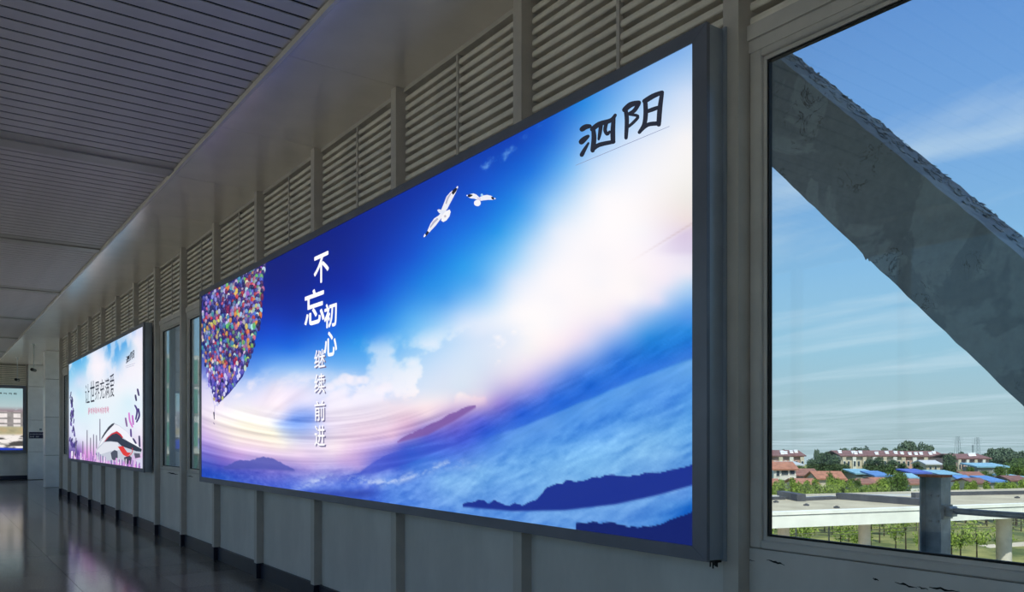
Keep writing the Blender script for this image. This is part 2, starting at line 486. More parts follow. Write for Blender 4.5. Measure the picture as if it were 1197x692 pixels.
YE = Y1
xe = on_y(31.2, 500, YE).x
wall_f = MB().box((XL, YE, -0.3), (4.6, YE + 0.2, SOF)).build('wall_far', 'alu_panel'); tag(wall_f, kind='structure')
bf = box('baseboard_far', (XL, YE - 0.035, 0), (xe + 0.02, YE, 0.165), 'base_navy'); tag(bf, kind='structure')
lf = box('louvre_panel', (XL, YE - 0.012, LZ0), (xe, YE, SOF), 'louvre_back', wall_f)
fblade = MB().prism(prof, lambda x, z: (XL, YE - 0.10 + x, z), lambda x, z: (xe, YE - 0.10 + x, z)).mesh('louvre_blade'); fblade.materials.append(MATS['louvre_paint'])
for q in range(NB): link('louvre_blade', fblade, None, lf, (0, 0, LZ0 + q * BP))
box('louvre_jamb', (xe - 0.04, YE - 0.12, LZ0), (xe, YE - 0.012, SOF), 'post_paint', lf)
# cladding panels beside the far lightbox
for z0, z1 in ((0, 1.07), (1.07, 2.29), (2.29, 3.57), (3.57, SOF)):
    box('cladding_panel', (xe + 0.02, YE - 0.30, z0 + 0.006), (4.05, YE - 0.02, z1 - 0.006), 'clad', wall_f, 0.008)
wall_s = MB().box((4.4, 26.2, -.3), (4.6, YE, 0.35)).box((4.4, 26.2, 4.2), (4.6, YE, SOF)).build('wall_side', 'clad'); tag(wall_s, kind='structure')
for yy in (26.2, 28.7, 31.2, 33.7):
    box('post', (4.42, yy, 0.35), (4.56, yy + .1, 4.2), 'post_paint', wall_s); box('pane', (4.487, yy + .1, 0.35), (4.493, yy + 2.5, 4.2), 'glass_clear', wall_s)  # side glazing added to brighten the far end of the corridor
wall_t = box('wall_return', (XW + 0.12, 26.0, 0), (4.6, 26.2, SOF), 'clad'); tag(wall_t, kind='structure')

# clad pillar at the end of the window wall
YP = 29.9
xa, xb = on_y(53, 500, YP).x, on_y(53, 500, YP).x + 0.62
pil = empty('clad_pillar', ((xa + xb) / 2, YP + 0.3, 0))
tag(pil, 'pale metal clad pillar just past the far end of the window wall', 'pillar')
for z0, z1 in ((0, 1.04), (1.04, 2.27), (2.27, 3.5), (3.5, SOF)):
    p = box('cladding_panel', (xa - pil.location.x, -0.3, z0 + 0.006), (xb - pil.location.x, 0.3, z1 - 0.006), 'clad', pil, 0.008)
box('core', (xa + 0.02 - pil.location.x, -0.28, 0), (xb - 0.02 - pil.location.x, 0.28, SOF), 'fascia_joint', pil)

# small navy notice on the cladding
p0 = on_y(34, 505, YE - 0.30); p1 = on_y(52, 512.5, YE - 0.30)
sg = box('wall_sign', (p0.x, YE - 0.315, p1.z), (p1.x, YE - 0.301, p0.z), 'sign_navy')
tag(sg, 'small navy sign with two lines of white writing on the far cladding', 'sign')
ln = MB(); r2 = random.Random(3)
for row, n, z in ((0, 12, 0.62), (1, 8, 0.24)):
    hh = (p0.z - p1.z)
    for i in range(n):
        if row == 1 and i == 4: continue
        x = p0.x + (p1.x - p0.x) * (0.06 + i * 0.075); zz = p1.z + hh * z
        ln.box((x, YE - 0.317, zz), (x + 0.022, YE - 0.315, zz + hh * 0.13)); ln.box((x, YE - 0.317, zz - hh * 0.06), (x + 0.012, YE - 0.315, zz + hh * 0.1))
tag(ln.build('lettering', 'sign_white', sg), kind='stuff')
box('call_button', (p1.x - 0.17, YE - 0.32, p0.z + 0.06), (p1.x - 0.09, YE - 0.30, p0.z + 0.14), 'steel_grey', sg)


def hang_cam(u, v_top, v_bot, D, label):
    p = at(u, v_top, D); ln_ = (v_bot - v_top) / F_PX * D
    e = empty('ceiling_camera', (p.x, p.y, SOF))
    tag(e, label, 'camera', 'security cameras on rods')
    MB().tube((0, 0, 0), (0, 0, -ln_), 0.018).build('rod', 'white_rod', e)
    MB().tube((0, 0, 0), (0, 0, -0.02), 0.06, 0.05, 14).build('ceiling_plate', 'white_rod', e)
    body = MB().tube((-0.04, -0.08, -ln_ - 0.03), (0.05, 0.08, -ln_ - 0.04), 0.05, 0.045, 12).build('camera_body', 'black_plastic', e)
    MB().tube((-0.055, -0.105, -ln_ - 0.028), (-0.04, -0.08, -ln_ - 0.03), 0.05, 0.048, 12).build('lens_hood', 'black_plastic', body)


hang_cam(39.3, 401.9, 431, 24.3, 'black security camera on a pale rod, nearer of the two, before the clad pillar')
hang_cam(20.3, 418, 443, 28.4, 'black security camera on a short rod, farther of the two, before the far louvres')

# ------------------------------------------------------------------ backlit prints: colour helpers
def noise2(x, y, seed, octaves=5, lac=2.0, gain=0.5):
    """smooth value noise, about 0..1"""
    out = np.zeros_like(x, dtype=float); amp = 1.0; tot = 0.0
    for o in range(octaves):
        rs = np.random.RandomState(seed * 31 + o); tb = rs.rand(64, 64)
        xi = np.floor(x).astype(int); yi = np.floor(y).astype(int)
        fx = x - xi; fy = y - yi; fx = fx * fx * (3 - 2 * fx); fy = fy * fy * (3 - 2 * fy)
        a = tb[xi % 64, yi % 64]; b_ = tb[(xi + 1) % 64, yi % 64]; c_ = tb[xi % 64, (yi + 1) % 64]; d_ = tb[(xi + 1) % 64, (yi + 1) % 64]
        out += amp * ((a * (1 - fx) + b_ * fx) * (1 - fy) + (c_ * (1 - fx) + d_ * fx) * fy)
        tot += amp; amp *= gain; x = x * lac + 17.3; y = y * lac + 5.1
    return out / tot


def smooth(e0, e1, x):
    t_ = np.clip((x - e0) / (e1 - e0), 0, 1)
    return t_ * t_ * (3 - 2 * t_)


def colour_field(samples, U, V, sx=1.0, sy=1.0, c=16.0, lam=0.6):
    """smooth multiquadric interpolation of hand-read colours"""
    q = np.array(samples, float); x = q[:, 0] * sx; y = q[:, 1] * sy; n = len(q)
    R = -np.sqrt((x[:, None] - x) ** 2 + (y[:, None] - y) ** 2 + c * c)
    M = np.zeros((n + 1, n + 1)); M[:n, :n] = R + np.eye(n) * lam; M[n, :n] = 1; M[:n, n] = 1
    rhs = np.zeros((n + 1, 3)); rhs[:n] = q[:, 2:]
    w = np.linalg.solve(M, rhs)
    out = np.zeros(U.shape + (3,)) + w[n]
    for i in range(n):
        out += -np.sqrt((U * sx - x[i]) ** 2 + (V * sy - y[i]) ** 2 + c * c)[..., None] * w[i]
    return np.clip(out, 0, 255)


def set_print(me, cols):            # cols: sRGB 0..255 per vertex
    a = me.color_attributes.new('print', 'FLOAT_COLOR', 'POINT')
    full = np.ones((len(me.vertices), 4), dtype=np.float32)
    full[:, :3] = lin(np.clip(cols, 0, 255))
    a.data.foreach_set('color', full.ravel())


def grid_mesh(name, P):             # P: (rows, cols, 3)
    R, K, _ = P.shape
    idx = np.arange(R * K).reshape(R, K)
    f = np.stack([idx[:-1, :-1], idx[:-1, 1:], idx[1:, 1:], idx[1:, :-1]], -1).reshape(-1, 4)
    me = bpy.data.meshes.new(name)
    me.vertices.add(R * K); me.vertices.foreach_set('co', P.reshape(-1).astype(np.float32))
    me.loops.add(f.size); me.loops.foreach_set('vertex_index', f.reshape(-1).astype(np.int32))
    me.polygons.add(len(f)); me.polygons.foreach_set('loop_start', np.arange(0, f.size, 4, dtype=np.int32))
    me.update(calc_edges=True); me.validate()
    return me


class Print:
    """flat printed shapes in photo pixels, laid on the plane x = X - lift"""
    def __init__(s, X): s.X = X; s.v = []; s.f = []; s.c = []

    def poly(s, pts, rgb, lift=0.0):
        n = len(s.v)
        for u, v in pts:
            p = on_x(u, v, s.X); s.v.append((s.X - lift, p.y, p.z)); s.c.append(rgb)
        s.f.append(tuple(range(n, n + len(pts))))

    def stroke(s, pts, w, rgb, lift=0.0, taper=(0.8, 0.8)):
        P = [np.array(p, float) for p in pts]
        Q = []                                     # resample smoothly (Catmull-Rom)
        for i in range(len(P) - 1):
            p0 = P[max(i - 1, 0)]; p1 = P[i]; p2 = P[i + 1]; p3 = P[min(i + 2, len(P) - 1)]
            for t_ in (0, .25, .5, .75):
                Q.append(0.5 * ((2 * p1) + (-p0 + p2) * t_ + (2 * p0 - 5 * p1 + 4 * p2 - p3) * t_ ** 2 + (-p0 + 3 * p1 - 3 * p2 + p3) * t_ ** 3))
        Q.append(P[-1]); n = len(Q); Lf = []; Rt = []
        for i, q in enumerate(Q):
            d = Q[min(i + 1, n - 1)] - Q[max(i - 1, 0)]; d = d / (np.hypot(*d) + 1e-9); nrm = np.array((-d[1], d[0]))
            f = i / (n - 1); k = w / 2 * (taper[0] * (1 - f) + taper[1] * f) * (1 + 0.18 * math.sin(math.pi * f))
            Lf.append(q + nrm * k); Rt.append(q - nrm * k)
        for i in range(n - 1):
            s.poly([Lf[i], Lf[i + 1], Rt[i + 1], Rt[i]], rgb, lift)
        for q, k in ((Q[0], taper[0]), (Q[-1], taper[1])):
            s.poly([q + np.array((math.cos(a_), math.sin(a_))) * w / 2 * k for a_ in np.linspace(0, 2 * math.pi, 9)[:-1]], rgb, lift)

    def build(s, name, parent, m='print'):
        me = bpy.data.meshes.new(name); me.from_pydata(s.v, [], s.f); me.update()
        set_print(me, np.array(s.c, float))
        return link(name, me, m, parent)


GLYPHS = {}


def glyph(ch, bold=0.0):
    key = (ch, bold)
    if key not in GLYPHS:
        cu = bpy.data.curves.new('g', 'FONT'); cu.body = ch; cu.offset = bold; cu.resolution_u = 4
        o = bpy.data.objects.new('g', cu); col.objects.link(o)
        bpy.context.view_layer.update()
        dg = bpy.context.evaluated_depsgraph_get()
        me = bpy.data.meshes.new_from_object(o.evaluated_get(dg))
        v = np.array([p.co[:2] for p in me.vertices]); f = [tuple(p.vertices) for p in me.polygons]
        col.objects.unlink(o); bpy.data.objects.remove(o); bpy.data.curves.remove(cu); bpy.data.meshes.remove(me)
        v = (v - v.min(0)) / (v.max(0) - v.min(0))
        GLYPHS[key] = (v, f)
    return GLYPHS[key]


def lettering(chars, X, rgb, parent, name, lift, m='print', shadow=None, bold=0.0):
    """chars: (char, u0, u1, v_top at left edge, v_bottom at left edge); one object per character.
    bold: metres by which the glyph is overprinted to thicken it"""
    for ch, u0, u1, v0, v1 in chars:
        V_ = []; F_ = []; C_ = []
        g, f = glyph(ch)
        a = on_x(u0, v0, X); b_ = on_x(u0, v1, X); c_ = on_x(u1, v0, X)
        offs = [(bold * math.cos(t_), bold * math.sin(t_)) for t_ in np.linspace(0, 2 * math.pi, 9)[:-1]] if bold else [(0, 0)]
        lays = [(dy, dz, lift, rgb) for dy, dz in offs]
        if shadow: lays += [(dy + shadow[0], dz + shadow[1], lift - 0.0006, shadow[2]) for dy, dz in offs]
        for dy, dz, lf_, cc in lays:
            n = len(V_)
            for gx, gy in g:
                V_.append((X - lf_, a.y + (c_.y - a.y) * gx + dy, b_.z + (a.z - b_.z) * gy + dz)); C_.append(cc)
            F_ += [tuple(n + i for i in q) for q in f]
        me = bpy.data.meshes.new(name); me.from_pydata(V_, [], F_); me.update(); set_print(me, np.array(C_, float))
        link(name, me, m, parent)


def lightbox_body(root, ya, yb, z0, z1, xf, xb, ws, wt):
    """mitred frame rails, housing and back plate; coordinates in the world, root at the origin of the wall"""
    x_in = xf + 0.022
    yi0, yi1, zi0, zi1 = ya + ws, yb - ws, z0 + wt, z1 - wt
    for poly in ([(ya, z0), (yb, z0), (yi1, zi0), (yi0, zi0)], [(ya, z1), (yi0, zi1), (yi1, zi1), (yb, z1)],
                 [(ya, z0), (yi0, zi0), (yi0, zi1), (ya, z1)], [(yb, z0), (yb, z1), (yi1, zi1), (yi1, zi0)]):
        MB().prism(poly, lambda y, z: (xf, y, z), lambda y, z: (x_in, y, z)).build('frame_rail', 'box_frame', root, 0.0015)
    h = MB()
    h.box((x_in + 0.003, ya + 0.004, z0 + 0.004), (xb - 0.012, yb - 0.004, z1 - 0.004))
    h.build('housing', 'box_side', root)
    box('back_plate', (xb - 0.012, ya - 0.012, z0 - 0.006), (xb - 0.001, yb + 0.012, z1 + 0.006), 'box_side', root)
    return yi0, yi1, zi0, zi1


XF, XB = 2.92, XP
ZB0, ZB1 = 1.027, 3.524
XSC = XF + 0.006          # plane of the printed sheet

# ------------------------------------------------------------------ large lightbox
lb = empty('advertising_lightbox', (0, 0, 0))
tag(lb, 'large lit billboard with blue sky, balloons, gulls and white slogan beside the near window', 'billboard', 'lightbox billboards')
yi0, yi1, zi0, zi1 = lightbox_body(lb, L1[0], L1[1], ZB0, ZB1, XF, XB, 0.09, 0.065)
gl_ = MB()
for i in range(5): gl_.tube((XB - 0.045 + (i % 2) * 0.02, L1[0] + 0.02 + i * 0.008, ZB0 - 0.03 - 0.006 * (i % 3)), (XB - 0.045 + (i % 2) * 0.02, L1[0] + 0.02 + i * 0.008, ZB0 - 0.004), 0.004, seg=6)
gl_.box((XB - 0.06, L1[0] + 0.01, ZB0 - 0.012), (XB - 0.015, L1[0] + 0.06, ZB0 - 0.004))
gl_.build('cable_tail', 'black_plastic', lb)

SA = [  # colours read off the photograph: u, v, r, g, b
 (236,350,28,30,120),(270,335,24,30,128),(300,320,18,30,132),(330,330,14,28,142),(350,300,14,30,138),(400,290,14,34,150),(450,250,16,42,165),(500,200,16,42,165),(540,170,18,48,165),(480,300,26,78,205),
 (420,340,18,50,180),(350,370,16,48,178),(320,380,18,60,195),(240,400,40,48,160),(300,400,26,80,210),(340,405,30,96,220),(380,380,26,82,212),(440,370,36,112,224),(450,330,24,76,205),
 (560,210,26,74,200),(600,160,22,60,180),(560,250,32,100,220),(520,270,30,92,216),(500,330,44,128,228),(540,310,60,145,235),(580,270,56,140,232),(520,350,78,162,238),(560,330,96,175,242),
 (600,240,52,132,230),(620,200,40,108,220),(640,160,34,92,208),(650,130,34,88,200),(680,120,52,124,220),(700,95,66,136,222),(660,190,92,168,238),(620,250,100,175,242),(600,300,150,205,248),(640,240,150,200,246),
 (720,80,84,150,226),(750,70,110,166,232),(790,62,128,176,234),(806,70,150,190,236),(700,150,130,186,242),(740,110,140,190,242),(800,110,206,222,246),(770,140,206,224,248),(690,190,180,212,247),(740,165,214,228,249),
 (650,270,225,236,251),(700,230,238,242,252),(640,320,243,243,252),(750,220,244,243,251),(800,160,238,237,246),(790,200,241,239,244),(750,270,247,242,250),(700,300,247,242,250),(804,230,238,234,230),(804,258,236,222,222),
 (800,275,226,212,232),(780,290,240,232,246),(798,305,236,230,244),(750,330,242,234,246),(700,360,243,234,246),(804,335,184,212,242),(780,345,200,216,244),(740,365,206,214,243),
 (804,358,110,170,234),(775,368,122,176,236),(730,388,150,184,238),(690,404,190,200,240),(650,420,216,210,238),(620,430,234,220,240),(806,385,58,128,220),(760,395,60,128,220),(720,415,62,128,222),(670,436,96,138,226),(630,456,128,140,226),
 (806,405,46,112,212),(770,420,44,110,214),(730,436,42,104,214),(690,452,40,100,214),(650,468,42,94,212),(610,482,52,86,210),(570,505,54,80,206),(585,470,150,130,212),(600,450,214,190,226),(560,490,96,100,210),(540,515,64,86,208),
 (806,424,88,156,230),(770,440,70,140,226),(730,456,72,142,228),(690,476,72,140,228),(640,496,78,140,228),(600,512,82,142,228),(560,525,80,130,226),(520,535,74,120,222),(480,530,58,88,204),(500,520,64,92,208),
 (806,450,76,146,226),(780,475,72,140,224),(740,490,86,154,230),(700,505,82,150,230),(650,520,96,162,234),(600,535,104,166,234),(560,550,120,178,236),(520,560,120,176,236),(806,480,90,160,230),(790,505,104,170,232),
 (760,520,124,184,236),(720,532,118,180,236),(690,545,120,182,236),(650,550,124,184,238),(620,562,116,176,236),(580,572,110,168,234),(540,572,126,180,238),(560,600,84,140,222),(620,605,96,152,226),(680,602,104,160,228),(740,596,100,156,226),(800,580,90,146,222),(806,592,60,112,206),
 (500,580,100,150,230),(460,580,86,136,226),(430,572,74,104,214),(400,566,88,120,222),(370,562,110,130,222),(340,560,92,110,212),(300,565,66,92,204),(260,558,56,80,196),(240,550,52,70,186),
 (450,560,110,150,232),(420,556,86,118,220),(460,545,62,88,204),(440,540,96,104,210),(500,550,96,146,230),
 (243,450,150,160,232),(240,480,226,210,238),(255,492,250,240,236),(240,510,196,168,224),(245,525,136,116,204),(265,478,242,236,246),(300,470,240,232,250),(290,495,252,246,228),(320,505,252,246,226),(275,515,240,222,228),(300,525,230,206,230),
 (280,535,176,142,214),(260,540,104,88,190),(330,520,250,240,232),(350,530,232,208,232),(320,540,168,140,212),(360,545,178,156,218),(400,540,196,168,222),(390,525,240,222,234),(420,548,160,142,214),(290,548,96,96,196),(340,550,124,116,204),
 (300,435,110,165,240),(320,430,130,180,243),(345,432,150,195,246),(270,450,190,205,246),(320,450,226,226,248),(345,455,232,226,248),(360,470,222,220,248),(330,480,240,230,246),(380,440,176,208,247),(395,425,110,176,242),(350,415,70,140,234),
 (420,400,56,138,232),(440,395,66,150,236),(430,425,120,186,244),(460,400,96,178,242),(480,370,84,170,240),(470,425,190,222,249),(500,390,160,210,248),(510,420,226,238,252),(440,450,216,224,248),(410,450,226,230,250),(400,470,226,226,249),
 (380,490,222,214,242),(345,491,110,150,236),(330,494,150,176,240),(365,488,130,160,236),(400,500,234,220,240),(430,480,240,230,246),(450,495,236,216,234),(430,510,232,204,228),(460,512,212,178,216),(430,528,176,152,216),(455,526,120,116,208),(470,520,96,100,206),
 (806,318,236,232,244),(780,330,238,232,246),(770,352,222,222,245),(740,350,243,236,248),(720,375,224,220,243),(680,395,230,220,241),(806,345,156,196,240),(660,405,238,226,241),(600,438,242,224,237),(565,462,240,216,230),(806,372,80,148,228),(700,330,246,242,250),(650,350,248,244,251),(600,330,214,230,251),(620,290,190,220,249),
 (480,470,248,236,244),(500,485,240,216,230),(520,470,246,228,236),(540,455,250,236,242),(560,470,226,196,220),(530,490,150,126,204),(500,505,110,104,206),(480,500,200,164,208),(520,440,250,240,248),(560,430,250,240,246),(600,400,248,242,250),(560,390,240,240,252),(600,360,240,243,252),(540,370,190,218,250),(570,350,170,212,249),(650,380,248,242,250),(620,410,248,236,244),
]
SA = [(u, v, r_ * .70, g_ * 1.06, b_ * (.94 if b_ < 180 else 1)) if (r_ < 62 and b_ > 100) else (u, v, r_, g_, b_) for u, v, r_, g_, b_ in SA]
SA = [(u, v, r_ + (252 - r_) * .5, g_ + (250 - g_) * .5, b_) if min(r_, g_, b_) > 232 and u > 480 else (u, v, r_, g_, b_) for u, v, r_, g_, b_ in SA]
cols_u = np.linspace(0, 1, 640)
uL = 234.5; uR = 809.5
uu = uL + (uR - uL) * cols_u
Yc = np.array([on_x(float(u), 500, XSC).y for u in uu]); Yc[0] = yi1 + 0.002; Yc[-1] = yi0 - 0.002
Yc = np.clip(Yc, yi0 - 0.002, yi1 + 0.002)
Zc = np.linspace(zi1 + 0.002, zi0 - 0.002, 300)
YY, ZZ = np.meshgrid(Yc, Zc)
dep = XSC * S + YY * C
UU = CX + F_PX * (XSC * C - YY * S) / dep
VV = HOR - F_PX * (ZZ - EYE) / dep
img = colour_field(SA, UU, VV, 1.0, 1.2, 5.0, 1.6)
A = L1[1] - YY                                  # metres from the far end
Bz = ZZ
# soft cloud banks in the middle distance
cl = noise2(A * 2.3 + 3, Bz * 6.0, 5, 6)
reg = smooth(375, 420, UU) * (1 - smooth(560, 640, UU)) * smooth(380, 410, VV - (UU - 480) * -0.12) * (1 - smooth(450, 480, VV))
k = (smooth(0.44, 0.70, cl) * reg * 0.6)[..., None]; img = img * (1 - k) + np.array((244, 244, 252)) * k
k = (smooth(0.56, 0.44, cl) * reg * 0.22)[..., None]; img = img * (1 - k) + np.array((84, 160, 238)) * k
cl2 = noise2(A * 1.1 + 9, Bz * 5, 12, 5)
reg = (1 - smooth(400, 430, UU)) * smooth(425, 450, VV) * (1 - smooth(480, 500, VV))
k = (smooth(0.45, 0.65, cl2) * reg * 0.6)[..., None]; img = img * (1 - k) + np.array((250, 240, 250)) * k
# puffy row right of the small writing
for (pu, pv, ru, rv) in ((395, 447, 8, 5), (404, 443, 8, 6), (414, 445, 9, 6), (425, 444, 7, 5), (385, 452, 8, 5), (452, 452, 9, 7), (444, 456, 8, 6)):
    d = ((UU - pu) / ru) ** 2 + ((VV - pv) / rv) ** 2 + (cl - .5) * 2.6
    k = (smooth(1.6, 0.1, d) * 0.72)[..., None]; img = img * (1 - k) + np.array((246, 240, 250)) * k
# high wisp near the top edge
for (pu, pv, ru, rv, ang, am) in ((588, 182, 20, 7, -0.55, .55), (612, 160, 9, 4, -0.5, .4), (628, 148, 8, 3, -.4, .35)):
    du, dv = UU - pu, VV - pv; ca, sa = math.cos(ang), math.sin(ang)
    d = ((du * ca + dv * sa) / ru) ** 2 + ((-du * sa + dv * ca) / rv) ** 2 + (noise2(A * 7, Bz * 12, 21, 5, 2, .62) - .5) * 5.5
    k = (smooth(1.3, -.8, d) * am * 1.3)[..., None]; img = img * (1 - k) + np.array((150, 200, 246)) * k
# sweeping arcs of light over the valley
arc_c = np.hypot((UU - 372) / 1.9, VV - 398)
st = .45 * noise2(arc_c * 0.14, np.arctan2(VV - 398, UU - 372) * 0.9, 34, 3) + .55 * noise2(arc_c * 0.34, np.arctan2(VV - 398, UU - 372) * 0.9, 33, 4)
reg = smooth(470, 492, VV) * (1 - smooth(534, 556, VV)) * (1 - smooth(500, 560, UU))
img += ((st - 0.5) * 120 * reg)[..., None] * np.array((0.95, 1.0, 0.8))
# rays fanning from the low sun
ang = np.arctan2(VV - 500, UU - 290)
ray = noise2(ang * 7 + 40, ang * 0 + 2, 41, 3)
reg = smooth(430, 470, VV) * (1 - smooth(505, 525, VV)) * smooth(300, 330, UU) * (1 - smooth(440, 520, UU))
img += ((ray - 0.5) * 40 * reg)[..., None] * np.array((1.0, 1.0, 0.85))
# sea of mist: streaks that follow the slope
slope = 0.30
low = smooth(0, 26, VV - (523 - (UU - 540) * 0.385) - 6)
low = np.where(UU < 540, smooth(536, 556, VV + (UU - 400) * 0.02), low)
al = A + Bz * 0.2; ac = Bz - np.where(A > 3.6, (A - 3.6) ** 1.6 * 0.085, 0)
ms = noise2(al * 1.6, ac * 12, 51, 6, 2.0, 0.6)
fine = noise2(al * 9, ac * 36, 52, 4, 2.0, 0.65)
img += ((ms - 0.5) * 66 * low + (fine - 0.5) * 56 * low)[..., None] * np.array((1.05, 0.95, 0.55))
mid = smooth(0, 24, VV - (452 - (UU - 600) * 0.42)) * (1 - low) * smooth(480, 540, UU)
img += ((noise2(al * 6, ac * 40, 53, 5, 2, .65) - 0.5) * 40 * mid)[..., None]
edge = VV - (523 - (UU - 540) * 0.385) + (noise2(al * 2, ac * 3, 57, 3) - .5) * 8
k = (smooth(-1, 3, edge) * (1 - smooth(4, 34, edge)) * smooth(545, 620, UU) * .42)[..., None]; img = img * (1 - k) + np.array((122, 182, 238)) * k
k = (smooth(-26, -2, edge) * (1 - smooth(-2, 1, edge)) * smooth(560, 620, UU) * .35)[..., None]; img = img * (1 - k) + np.array((36, 92, 212)) * k
# foamy crest lower left of centre
cr = np.exp(-((VV - (566 - (UU - 380) * 0.12 + 6 * np.sin(UU * .045))) / 5.0) ** 2) * smooth(330, 370, UU) * (1 - smooth(520, 570, UU))
k = (cr * smooth(.34, .72, noise2(al * 6, ac * 26, 55, 5, 2, .65)) * .75)[..., None]; img = img * (1 - k) + np.array((206, 220, 248)) * k
k = (np.exp(-((VV - (578 - (UU - 380) * 0.02)) / 5.5) ** 2) * smooth(350, 370, UU) * (1 - smooth(420, 450, UU)) * .7)[..., None]; img = img * (1 - k) + np.array((44, 64, 160)) * k
# faint cirrus line at the right edge
k = (np.exp(-((VV - (304 - (UU - 740) * 0.62)) / 1.3) ** 2) * smooth(728, 800, UU) * 0.28)[..., None]; img = img * (1 - k) + np.array((180, 150, 150)) * k
k = (smooth(2, -8, VV - (300 - (UU - 745) * -0.0)) * smooth(0, 7, VV - (304 - (UU - 740) * 0.62)) * smooth(752, 800, UU) * .28)[..., None]; img = img * (1 - k) + np.array((196, 176, 214)) * k
# distant purple hills and a low island, ragged dark woods
def ridge(pts, u):
    pu, pv = zip(*pts); return np.interp(u, pu, pv)
rag = (noise2(A * 14, A * 0 + 1, 61, 4) - .5)
def band_mask(top, bot, amp, soft=1.2):
    tv = ridge(top, UU) + rag * amp; bv = ridge(bot, UU)
    return smooth(0, soft, VV - tv) * (1 - smooth(-1.5, 2.5, VV - bv)) * (UU > top[0][0]) * (UU < top[-1][0])
for top, bot, c3, am, a_ in (
    ([(464, 516), (478, 507), (492, 501), (500, 497), (512, 492), (524, 484), (536, 479), (546, 475), (556, 473)], [(464, 517), (500, 508), (530, 492), (556, 476)], (122, 84, 160), 3, .8),
    ([(262, 545), (280, 537), (292, 538), (306, 533), (318, 535), (328, 540), (345, 549)], [(262, 548), (300, 548), (345, 550)], (70, 80, 172), 2, .75),
    ([(400, 556), (420, 552), (434, 541), (452, 531), (470, 526), (490, 522), (540, 516)], [(400, 557), (440, 552), (480, 540), (520, 524), (540, 516)], (52, 74, 196), 2, .5),
    ([(541, 589), (560, 585), (582, 586), (600, 589), (618, 588), (630, 581), (638, 571), (650, 565), (680, 561), (708, 556), (740, 555), (768, 551), (790, 546), (812, 542)], [(541, 592), (600, 597), (660, 596), (720, 589), (770, 578), (812, 566)], (24, 44, 140), 7, .96),
    ([(673, 610), (700, 611), (724, 612), (744, 615), (762, 615), (776, 609), (790, 603), (812, 597)], [(673, 622), (812, 660)], (16, 30, 104), 7, .97)):
    k = (band_mask(top, bot, am) * a_)[..., None]; img = img * (1 - k) + np.array(c3) * k
Pg = np.stack([np.full_like(YY, XSC), YY, ZZ], -1)
me = grid_mesh('poster_sheet', Pg); set_print(me, img.reshape(-1, 3))
poster = link('poster_sheet', me, 'print', lb)

# bunch of balloons
pr = Print(XSC); r2 = random.Random(11)
BAL = [(236, 346), (252, 337), (280, 323), (309, 309), (309, 330), (306, 360), (303, 382), (298, 402), (291, 422), (283, 438), (273, 452), (262, 464), (254, 474), (249, 464), (244, 450), (239, 428), (235.5, 400), (235, 380)]
def inside(p, poly):
    x, y = p; c_ = False; n = len(poly)
    for i in range(n):
        (x1, y1), (x2, y2) = poly[i], poly[i - 1]
        if (y1 > y) != (y2 > y) and x < (x2 - x1) * (y - y1) / (y2 - y1) + x1: c_ = not c_
    return c_
pr.poly([(236, 352), (300, 319), (305, 350), (300, 392), (284, 440), (268, 460), (255, 472), (248, 460), (244, 440), (238, 400)], (46, 46, 132), 0.0006)
pal = [(36, 34, 110), (60, 52, 140), (90, 40, 110), (120, 136, 220), (60, 60, 150), (44, 44, 128), (84, 92, 190), (196, 214, 246), (150, 176, 236), (214, 62, 84), (150, 40, 96), (92, 66, 168), (52, 58, 160), (236, 158, 84), (120, 196, 120), (238, 232, 240), (226, 120, 150), (30, 34, 104), (96, 130, 220), (70, 160, 196), (176, 120, 200), (240, 214, 120)]
k = 0; vv_ = 300.0
while vv_ < 478:
    u_ = 232.0 + r2.uniform(0, 2.5)
    while u_ < 312:
        u2, v2 = u_ + r2.uniform(-1, 1), vv_ + r2.uniform(-1.5, 1.5)
        if inside((u2, v2), BAL):
            f = (v2 - 310) / 165; rw = 1.45 + 0.8 * (u2 - 235) / 75; rh = rw * 1.8 * r2.uniform(.85, 1.15); rw *= (1 - .25 * f); rh *= (1 - .15 * f)
            c3 = tuple(int(c_ * r2.uniform(.7, .98)) for c_ in r2.choice(pal))
            if f > .72 and r2.random() < .6: c3 = r2.choice(((72, 80, 190), (96, 84, 190), (140, 110, 200), (210, 210, 246)))
            k += 1; lift = 0.0010 + (k % 400) * 0.0000022 + (vv_ - 300) * 0.000004
            el = [(u2 + rw * math.cos(t_), v2 + rh * math.sin(t_) * (1.15 if math.sin(t_) > 0 else .95)) for t_ in np.linspace(0, 2 * math.pi, 11)[:-1]]
            pr.poly(el, c3, lift)
            hi = tuple(min(255, int(c_ * .75 + 52)) for c_ in c3)
            pr.poly([(u2 + .15 * rw + rw * .42 * math.cos(t_), v2 - rh * .3 + rh * .4 * math.sin(t_)) for t_ in np.linspace(0, 2 * math.pi, 8)[:-1]], hi, lift + 0.0000009)
            lo = tuple(int(c_ * .5) for c_ in c3)
        u_ += 2.9
    vv_ += 3.4
tag(pr.build('balloon_print', poster), kind='stuff')
# strings and the tiny figure that hangs from them
pr = Print(XSC)
for a_, b_ in (((243, 450), (251, 474)), ((258, 470), (251.5, 474)), ((270, 460), (251.6, 475)), ((248, 462), (251.2, 475))): pr.stroke([a_, b_], .7, (210, 206, 240), .0032)
pr.stroke([(251.3, 474), (251, 484)], .5, (150, 140, 190), .0032)
pr.stroke([(250.2, 482), (250.6, 486)], 1.5, (40, 36, 60), .0032); pr.stroke([(250.4, 486), (250.9, 490)], 1.1, (54, 48, 80), .0032)
pr.stroke([(249.8, 494), (251, 496)], .9, (150, 130, 170), .0032)
tag(pr.build('figure_print', poster), kind='stuff')

